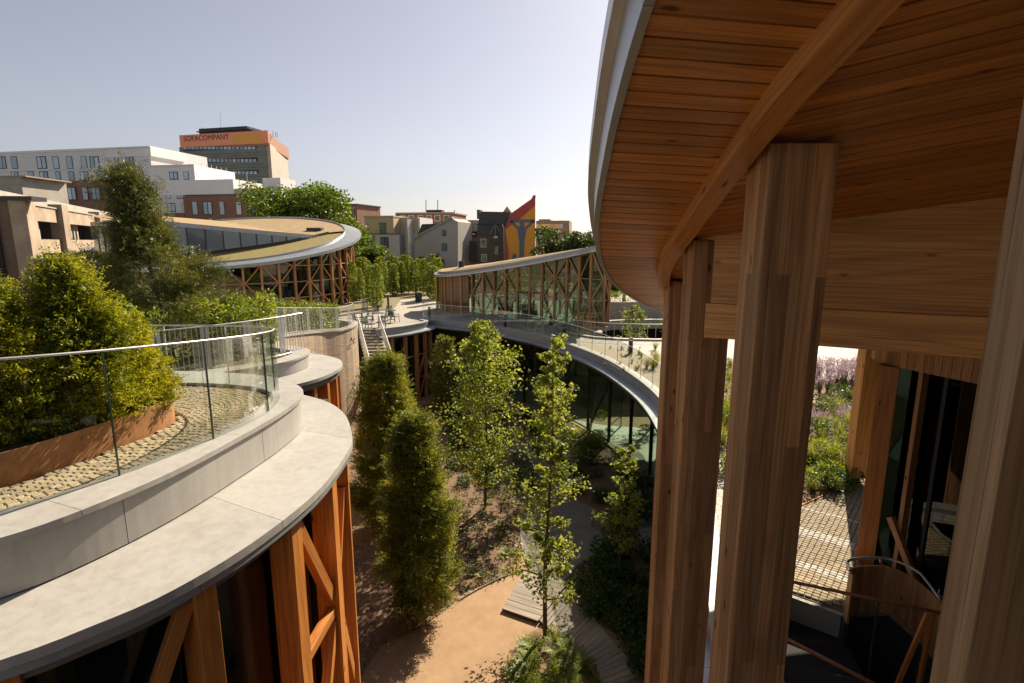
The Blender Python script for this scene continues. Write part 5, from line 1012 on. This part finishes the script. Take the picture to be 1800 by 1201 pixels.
h8 = thing('grey_pitched_house', 'grey slate pitched roof house between dark tree and the canopy edge', 'house', (15, 90, 0)); f = FP(1030, 92, 1160, 90); f.gable('roof', [(1026, 428), (1050, 400), (1064, 394), (1160, 394), (1160, 428)], 'slate', h8, back=6); f.box('wall', 1030, 1160, 427, 480, 'greywall', h8, back=7, front=-.3, z0=0); f.window(1033, 1042, 411, 420, h8, 'white', mull=False); f.box('chimney', 1031, 1036, 408, 420, 'concrete', h8, back=1, front=.4)
# concrete garden wall on the right of the pavilion
gw = thing('garden_wall', 'board marked concrete garden wall behind the round light well', 'wall', (12, 43, 0)); 
for k in range(9): box('wall_panel', 6.9 + k * 1.52, 6.9 + k * 1.52 + 1.51, 43.2, 43.5, 0, 1.25, 'concrete', gw)
# ------------------------------------------------------------------ trees and plants
cyp = lambda h: np.minimum(1, .7 + 1.2 * h) * np.power(np.clip(1 - h, 0, 1), .68)
conifer('golden_yew', 'golden green yew at the cut end of the corten planter, tallest of three', 'tree', (-4.95, 6.3, 3.85), 1.88, .6, 9000, 'L_yew', lean=(-.25, 0), seed=1, prof=cyp, ll=.05, lw=.017, L=.17, m=9)
conifer('golden_yew', 'golden green yew in the corten planter close to the glass, broadest of three', 'tree', (-5.5, 5.6, 3.85), 1.62, .52, 9000, 'L_yew', seed=2, prof=cyp, ll=.05, lw=.017, L=.17, m=9)
conifer('golden_yew', 'shorter golden yew at the rounded tip of the corten planter', 'tree', (-4.95, 6.8, 3.85), 1.2, .45, 5000, 'L_yew', seed=3, prof=cyp, ll=.05, lw=.018, L=.13, m=10)
conifer('golden_yew', 'golden yew at the back of the corten planter behind the others', 'tree', (-6.5, 6.7, 3.85), 1.6, .6, 6000, 'L_yew', seed=4, prof=cyp, ll=.05, lw=.017, L=.17, m=9)
pinep = lambda h: np.where(h < .5, .72 + .4 * np.sin(np.pi * h / .55), .08 + 2.35 * np.power(np.clip(1 - h, 0, 1), 1.75)) * (1 + .22 * np.sin(h * 30))
conifer('pine_tree', 'dark loose pine tree rising above the hedge in front of the rotunda', 'tree', (-11.0, 17.2, 2.4), 5.7, 1.55, 15000, 'L_pine', seed=5, prof=pinep, ll=.12, lw=.02, L=.32, m=10, lean=(-1.0, .2), up=.3, plumes=60, fill=.3)
YP = lambda h: np.minimum(1, .6 + 1.3 * h) * np.power(np.clip(1 - h, 0, 1), .42)
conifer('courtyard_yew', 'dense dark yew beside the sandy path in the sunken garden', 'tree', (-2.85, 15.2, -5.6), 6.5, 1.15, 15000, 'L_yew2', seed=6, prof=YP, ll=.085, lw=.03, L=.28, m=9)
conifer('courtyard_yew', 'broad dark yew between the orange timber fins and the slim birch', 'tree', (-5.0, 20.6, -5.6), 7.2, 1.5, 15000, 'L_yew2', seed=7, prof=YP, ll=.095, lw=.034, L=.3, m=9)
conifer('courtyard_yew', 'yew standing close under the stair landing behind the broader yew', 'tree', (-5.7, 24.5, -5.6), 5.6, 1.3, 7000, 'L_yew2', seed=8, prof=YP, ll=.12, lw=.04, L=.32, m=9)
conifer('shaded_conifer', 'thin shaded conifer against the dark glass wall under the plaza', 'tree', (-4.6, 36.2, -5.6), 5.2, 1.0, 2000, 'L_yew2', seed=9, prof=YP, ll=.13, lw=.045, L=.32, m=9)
branchy('slim_garden_tree', 'slender young tree by the boardwalk with ferns round its foot', 'tree', (.99, 14.35, -5.65), 9.0, 1.55, 46, 'L_birch', .12, 20, start=.14, seed=3, r0=.075, prof=lambda t: (.95 - .55 * t) * (.75 + .25 * math.sin(t * 20)), lean=(.15, .2), upw=.35)
branchy('slim_garden_tree', 'leafier young tree at the head of the planted soil bed', 'tree', (-1.15, 22.3, -5.65), 8.0, 2.0, 46, 'L_birch', .15, 27, start=.12, seed=5, r0=.07, prof=lambda t: math.sin(math.pi * (.18 + .75 * t)) ** .6, upw=.5)
branchy('slim_garden_tree', 'small thin tree growing next to the boardwalk by the square posts', 'tree', (3.75, 17.0, -5.65), 4.9, 1.1, 22, 'L_birch', .13, 13, start=.2, seed=9, r0=.04, prof=lambda t: (1 - .6 * t))
branchy('slim_garden_tree', 'young tree in front of the sunlit interior glass in the sunken garden', 'tree', (1.9, 24.2, -5.65), 6.4, 1.6, 26, 'L_birch', .15, 15, start=.15, seed=12, r0=.05, prof=lambda t: (1 - .5 * t))
branchy('pale_shrub', 'pale airy shrub growing out of the round light well', 'shrub', (8.2, 36.5, -5.5), 7.2, 1.5, 26, 'L_horn', .14, 12, start=.5, seed=21, r0=.06)
branchy('pale_shrub', 'thin pale shrub behind the first in the round light well', 'shrub', (11.3, 37.4, -5.5), 7.0, 1.4, 22, 'L_horn', .14, 10, start=.5, seed=22, r0=.06)
def crown(cx, cy, cz, r, n, sd, flat=.75):
    rd = random.Random(sd); return [(cx + r * .75 * rd.uniform(-1, 1), cy + r * .6 * rd.uniform(-1, 1), cz + r * flat * rd.uniform(-.75, .8), r * rd.uniform(.24, .42), r * rd.uniform(.18, .3)) for _ in range(n)]
clumpy('linden_tree', 'large round bright green tree behind the rotunda roof', 'tree', (-28, 78, 0), [(c[0], c[1], c[2], c[3], c[4]) for c in crown(-29.5, 78, 8.6, 8.0, 46, 1, .62)], 24000, .42, 'L_tree', trunk=5.5, rtrunk=.45)
clumpy('linden_tree', 'lower bright green tree at the right of the rotunda', 'tree', (-20.6, 70, 0), crown(-20.6, 70, 4.3, 4.2, 26, 2, 1.0), 12000, .34, 'L_tree', trunk=3.5, rtrunk=.3)
clumpy('dark_round_tree', 'dark round tree behind the pavilion roof beside the mural house', 'tree', (6.4, 66, 0), crown(6.4, 66, 4.6, 4.0, 30, 3, .75), 14000, .3, 'L_tree2', trunk=3.0, rtrunk=.3)
clumpy('garden_tree', 'green tree seen under the canopy edge beside the pavilion', 'tree', (10.8, 52, 0), crown(10.8, 52, 2.6, 2.6, 22, 4, .9), 8000, .24, 'L_tree', trunk=2, rtrunk=.2)
clumpy('garden_tree', 'broad green bush beyond the concrete garden wall', 'tree', (15.5, 55, 0), crown(15.5, 55, 2.6, 3.4, 22, 5, .8), 8000, .26, 'L_tree2', trunk=2, rtrunk=.2)
# clipped hornbeam columns
hb = random.Random(4); spots = []
for u, v in [(655, 541), (664, 545), (632, 528), (641, 524), (622, 533), (649, 520), (772, 533), (762, 528), (770, 524), (672, 512), (684, 509), (697, 508), (710, 507), (722, 508), (735, 506), (748, 507), (760, 506), (774, 506), (690, 500), (715, 499), (742, 499), (766, 499), (662, 504), (640, 503), (625, 505), (693, 521), (706, 518), (718, 516), (730, 516), (745, 516), (757, 518), (676, 519), (668, 528), (625, 521), (634, 515)]: spots.append(atz(u, v, 0))
cm = {}
def hornbeam(p, H, r, k):
    root = thing('hornbeam_column', 'clipped light green hornbeam column in the garden beside the rotunda and pavilion', 'tree', p, 'clipped hornbeam columns')
    if k not in cm:
        n = 1900; h = rng.uniform(0, 1, n); a = rng.uniform(0, 6.283, n); rr = (.55 + .45 * np.sqrt(rng.uniform(0, 1, n))) * (1 + .22 * np.sin(4 * a + 9 * h + k)) * np.power(np.clip(1.02 - h, 0, 1), .22) * np.minimum(1, .5 + 4 * h); P = np.stack([rr * np.cos(a), rr * np.sin(a), .05 + .95 * h], 1) * np.array([.62, .62, 3.6]); m_ = rand_leaves(P, .17); m_.materials.append(M['L_horn']); t_ = tubes([[(Vector((0, 0, -.1)), .05), (Vector((0, 0, 3.2)), .015)]], 5); t_.materials.append(M['bark']); cm[k] = (m_, t_)
    Mx = Matrix.Translation(Vector(p)) @ Matrix.Diagonal((r / .62, r / .62, H / 3.6, 1)); link('crown', cm[k][0], None, root, Mx); link('trunk', cm[k][1], None, root, Mx)
for i, p in enumerate(spots): hornbeam(p, (4.2 if p.y < 52 else 3.9) * hb.uniform(.85, 1.15), hb.uniform(.5, .8), i % 4)
bh = thing('clipped_hedge', 'long low clipped hedge in front of the old houses', 'hedge', (-5, 72, 0)); link('foliage', hedge_mesh(V2([(-26, 74), (-10, 70), (8, 66), (26, 66)]), 2.0, lambda p: 0, lambda p: 2.3, 12000, .3), 'L_hedge', bh)
bh2 = thing('clipped_hedge', 'clipped hedge on top of the concrete garden wall', 'hedge', (12, 44.2, 0)); link('foliage', hedge_mesh(V2([(6.8, 44.3), (22, 44.3)]), .9, lambda p: .3, lambda p: 2.1, 7000, .13), 'L_horn', bh2)
# grasses, lavender, ferns, seedlings
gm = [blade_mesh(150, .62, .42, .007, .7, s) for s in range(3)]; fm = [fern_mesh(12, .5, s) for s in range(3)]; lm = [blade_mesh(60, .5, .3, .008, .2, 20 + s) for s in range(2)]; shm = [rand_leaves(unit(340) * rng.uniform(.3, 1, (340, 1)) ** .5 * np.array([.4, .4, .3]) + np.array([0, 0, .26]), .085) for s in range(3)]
tiny = [rand_leaves(unit(26) * np.array([.09, .09, .06]) + np.array([0, 0, .06]), .055) for s in range(3)]
for L_, m_ in ((gm, 'L_grass'), (fm, 'L_fern'), (lm, 'stem'), (shm, 'L_shade'), (tiny, 'L_tiny')):
    for q in L_: q.materials.append(M[m_])
flw = []
for s in range(2):
    rg2 = np.random.default_rng(60 + s); P = []
    for i in range(60):
        a = rg2.uniform(0, 6.283); r = .3 * rg2.uniform(.1, 1); z = rg2.uniform(.36, .56)
        for j in range(6): P.append((math.cos(a) * r, math.sin(a) * r, z + j * .025))
    q = rand_leaves(np.array(P), .04); q.materials.append(M['L_lav']); flw.append(q)
lsh = [rand_leaves(unit(340) * rng.uniform(.3, 1, (340, 1)) ** .5 * np.array([.4, .4, .3]) + np.array([0, 0, .26]), .085) for s in range(2)]
for q in lsh: q.materials.append(M['L_hedge'])
prd = random.Random(8)
def plant(name, label, cat, group, me, p, s, extra=None):
    Mx = Matrix.Translation(Vector(p)) @ Matrix.Rotation(prd.uniform(0, 6.28), 4, 'Z') @ Matrix.Diagonal((s, s, s * prd.uniform(.85, 1.2), 1)); o = link(name, me, None, None, Mx); tag(o, label, cat, group)
    if extra: link('flower_spikes', extra, None, o, Mx)['kind'] = 'stuff'
# right flower bed
for i in range(46):
    u, v = prd.uniform(1412, 1530), prd.uniform(655, 690); plant('lavender_plant', 'purple flowering lavender clump at the far side of the flower bed', 'lavender', 'lavender clumps in the flower bed', lm[i % 2], atz(u, v, .04), prd.uniform(.9, 1.5), flw[i % 2])
for i in range(12):
    u, v = prd.uniform(1415, 1500), prd.uniform(735, 750); plant('lavender_plant', 'short purple lavender in the middle of the flower bed', 'lavender', 'short lavender in the flower bed', lm[i % 2], atz(u, v, .04), prd.uniform(.5, .8), flw[i % 2])
for i in range(70):
    v = prd.uniform(700, 865); u = prd.uniform(1400, 1530 - (v - 700) * .15); p = atz(u, v, .04)
    if prd.random() < .55: plant('ornamental_grass', 'feathery yellow green grass clump in the flower bed beside the cobbled path', 'grass clump', 'grass clumps in the flower bed', gm[i % 3], p, prd.uniform(.7, 1.3))
    else: plant('leafy_perennial', 'low leafy green perennial in the flower bed beside the cobbled path', 'plant', 'leafy perennials in the flower bed', (lsh if prd.random() < .6 else shm)[i % 2], p, prd.uniform(.6, 1.1))
for i in range(26):
    v = prd.uniform(640, 860); u = prd.uniform(1262, 1292); plant('ornamental_grass', 'yellow green grass clump in the flower bed showing between the square posts', 'grass clump', 'grass clumps between the posts', gm[i % 3] if prd.random() < .6 else lsh[i % 2], atz(u, v, .04), prd.uniform(.7, 1.2))
for i in range(60):
    t = prd.random(); v = 612 + 75 * t; u = prd.uniform(1030 + 75 * t, 1160); p = atz(u, v, .02)
    if p.x < 6.0 and p.y < 24: continue
    big = u > 1135 and prd.random() < .5; plant('gravel_grass', 'tall green grass tuft beside the first square post in gravel bed' if big else 'small dry grass tuft in the sandy gravel bed above the courtyard', 'grass tuft', 'tall tufts by the post' if big else 'small tufts in the gravel bed', gm[i % 3], p, prd.uniform(.9, 1.5) if big else prd.uniform(.2, .55))
# courtyard planting
for i in range(190):
    u, v = prd.uniform(800, 915), prd.uniform(860, 1060)
    p = atz(u, v, -5.6)
    if not inside(bed, p.x, p.y) or p.x < -2.4: continue
    plant('seedling', 'tiny dark green seedling planted in the bare soil bed', 'seedling', 'seedlings in the bare soil bed', tiny[i % 3], p, prd.uniform(.9, 1.9))
for u, v, s in [(878, 925, .8), (880, 930, .6), (890, 975, .9), (905, 972, .6), (845, 1015, .55), (828, 1012, .5), (862, 885, .6), (866, 962, .5), (856, 945, .5), (835, 965, .4), (930, 990, .5), (880, 950, .4)]: plant('fern', 'small yellow green fern in the sunny soil bed', 'fern', 'small ferns in the sunny soil bed', fm[int(u) % 3], atz(u, v, -5.6), s)
for i in range(26):
    u, v = prd.uniform(895, 1015), prd.uniform(1125, 1235); p = atz(u, v, -5.6)
    if inside(bed2, p.x, p.y): plant('fern', 'lush bright fern round the foot of the slender tree', 'fern', 'ferns at the slender tree', fm[i % 3], p, prd.uniform(.6, 1.25))
for i in range(34):
    u, v = prd.uniform(930, 1050), prd.uniform(1120, 1240); p = atz(u, v, -5.6)
    if inside(bed2, p.x, p.y): plant('ground_shrub', 'low leafy shrub round the foot of the slender tree', 'shrub', 'low shrubs at the slender tree', (lsh + gm)[i % 5], p, prd.uniform(.45, .8))
for i in range(95):
    u, v = prd.uniform(1010, 1150), prd.uniform(800, 1190); p = atz(u, v, -5.6)
    if not inside(bed, p.x, p.y) or inside(gp, p.x, p.y): continue
    s = prd.uniform(.7, 1.6); zone = 'beside the curved boardwalk at the glass wall' if p.y > 20 else ('beside the grey angular path' if p.y > 17.5 else ('round the small thin tree' if p.y > 15.5 else 'beside the long weathered boardwalk')); sz = 'low' if s < 1 else ('knee high' if s < 1.3 else 'tall')
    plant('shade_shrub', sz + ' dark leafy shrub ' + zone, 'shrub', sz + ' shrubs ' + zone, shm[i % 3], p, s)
for i in range(60):
    u, v = prd.uniform(780, 960), prd.uniform(730, 860); p = atz(u, v, -5.6)
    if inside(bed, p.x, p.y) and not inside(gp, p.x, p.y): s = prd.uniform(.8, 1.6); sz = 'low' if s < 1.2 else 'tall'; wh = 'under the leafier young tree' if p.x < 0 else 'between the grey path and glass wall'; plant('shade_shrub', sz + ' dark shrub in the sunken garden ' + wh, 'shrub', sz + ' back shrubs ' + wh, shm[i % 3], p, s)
for i in range(22):
    u, v = prd.uniform(985, 1060), prd.uniform(760, 800); p = atz(u, v, -5.6)
    if inside(bed, p.x, p.y): plant('lit_shrub', 'green shrub along the foot of the sunlit interior glass', 'shrub', 'shrubs along the glass wall', lsh[i % 2], p, prd.uniform(.7, 1.2))
for i in range(16): p = Vector((prd.uniform(3.7, 5.2), prd.uniform(6.3, 8.0), -2.98)); plant('stairwell_plant', 'dim leafy plant at the bottom of the stairwell', 'plant', 'plants in the stairwell', shm[i % 3], p, prd.uniform(.7, 1.3))
for i in range(26):
    p = Vector((prd.uniform(5, 14), prd.uniform(34.5, 40), -5.55)); plant('well_shrub', 'green shrub on the floor of the light well', 'shrub', 'shrubs in the light well', lsh[i % 2], p, prd.uniform(.8, 1.7))
# boardwalks
def boardwalk(label, left, right, n, z=-5.5):
    root = thing('boardwalk', label, 'boardwalk', left[0]); A = resample(V2([tuple(p[:2]) for p in left]), .02); B = resample(V2([tuple(p[:2]) for p in right]), .02); ga = lambda L, t: L[min(len(L) - 1, int(t * (len(L) - 1)))]
    for i in range(n):
        e = .035; a0, a1, b0, b1 = ga(A, (i + e) / n), ga(A, (i + 1 - e) / n), ga(B, (i + e) / n), ga(B, (i + 1 - e) / n); O = Vector((a0.x, a0.y, z + prd.uniform(-.003, .003))); d = Vector((b0.x - a0.x, b0.y - a0.y, 0)).normalized(); s = Vector((0, 0, 1)).cross(d); Mx = Matrix(((0, s.x, d.x, O.x), (0, s.y, d.y, O.y), (1, s.z, d.z, O.z), (0, 0, 0, 1))); inv = Mx.inverted(); L = [inv @ Vector((p.x, p.y, O.z)) for p in (a0, b0, b1, a1)]
        V = [(-.04, q.y, q.z) for q in L] + [(0, q.y, q.z) for q in L]; link('plank', fixn(mk(V, [(0, 1, 2, 3), (7, 6, 5, 4), (0, 4, 5, 1), (1, 5, 6, 2), (2, 6, 7, 3), (3, 7, 4, 0)])), 'board', root, Mx)
    prism('joist', [tuple(p) for p in A[::20]] + [tuple(p) for p in B[::20][::-1]], z - .1, z - .045, 'interior_dark', root)
pz = lambda L: [atz(u, v, -5.5) for u, v in L]
boardwalk('weathered plank deck wedge meeting the sandy path in the sun', pz([(922, 1003), (882, 1070)]), pz([(1000, 1022), (945, 1092)]), 9)
boardwalk('long weathered boardwalk beside the slender tree', pz([(948, 1090), (985, 1122), (1022, 1162), (1090, 1235)]), pz([(1002, 1024), (1045, 1088), (1095, 1148), (1170, 1228)]), 26)
boardwalk('shaded boardwalk following the foot of the courtyard glass wall', pz([(1062, 776), (1090, 800), (1108, 840), (1120, 900), (1128, 980)]), pz([(1098, 774), (1130, 800), (1150, 840), (1165, 900), (1180, 980)]), 40)

# ------------------------------------------------------------------ loose clods on the soil, leaf litter along the path edges
def scatter_poly(poly, n):
    xs = [p[0] for p in poly]; ys = [p[1] for p in poly]; out = []
    while len(out) < n:
        x, y = prd.uniform(min(xs), max(xs)), prd.uniform(min(ys), max(ys))
        if inside(poly, x, y): out.append((x, y))
    return out
def near_edges(poly, n, w):
    out = []
    for _ in range(n):
        i = prd.randrange(len(poly)); a, b = poly[i], poly[(i + 1) % len(poly)]; t = prd.random(); out.append((a[0] + (b[0] - a[0]) * t + prd.gauss(0, w), a[1] + (b[1] - a[1]) * t + prd.gauss(0, w)))
    return out
V = []; Fc = []
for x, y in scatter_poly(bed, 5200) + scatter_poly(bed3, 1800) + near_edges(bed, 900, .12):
    r = prd.uniform(.012, .05) * (1.6 if prd.random() < .08 else 1); k = len(V); a = prd.uniform(0, 6)
    V += [(x + r * math.cos(a), y + r * math.sin(a), -5.6), (x + r * math.cos(a + 2.1), y + r * math.sin(a + 2.1), -5.6), (x + r * math.cos(a + 4.2), y + r * math.sin(a + 4.2), -5.6), (x + r * .2, y, -5.6 + r * .9)]; Fc += [(k, k + 1, k + 3), (k + 1, k + 2, k + 3), (k + 2, k, k + 3)]
o = link('soil_clods', mk(V, Fc), 'soil'); o['kind'] = 'stuff'; o['label'] = 'loose brown soil clods strewn over the planting beds'
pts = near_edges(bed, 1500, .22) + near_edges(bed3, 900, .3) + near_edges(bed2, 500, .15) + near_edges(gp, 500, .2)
n_ = len(pts); C_ = np.array([(x, y, -5.585) for x, y in pts]); a_ = rng.uniform(0, 6.28, n_); A_v = np.stack([np.cos(a_), np.sin(a_), rng.normal(size=n_) * .25], 1) * rng.uniform(.012, .03, (n_, 1)); B_v = np.stack([-np.sin(a_), np.cos(a_), rng.normal(size=n_) * .3], 1) * rng.uniform(.006, .014, (n_, 1))
o = link('leaf_litter', quads(C_, A_v, B_v), 'litter'); o['kind'] = 'stuff'; o['label'] = 'dry brown leaf litter along the edges of the garden paths'
eg = thing('path_edging', 'thin pale edging strip between the sandy path and the bare soil bed', 'edging', atz(860, 1030, -5.6))
sweep('edging_strip', [Vector(atz(u, v, -5.6)[:2]) for u, v in [(806, 1056), (840, 1036), (880, 1016), (921, 1002)]], [(-.015, -5.62), (.015, -5.62), (.015, -5.57), (-.015, -5.57)], 'board', eg)
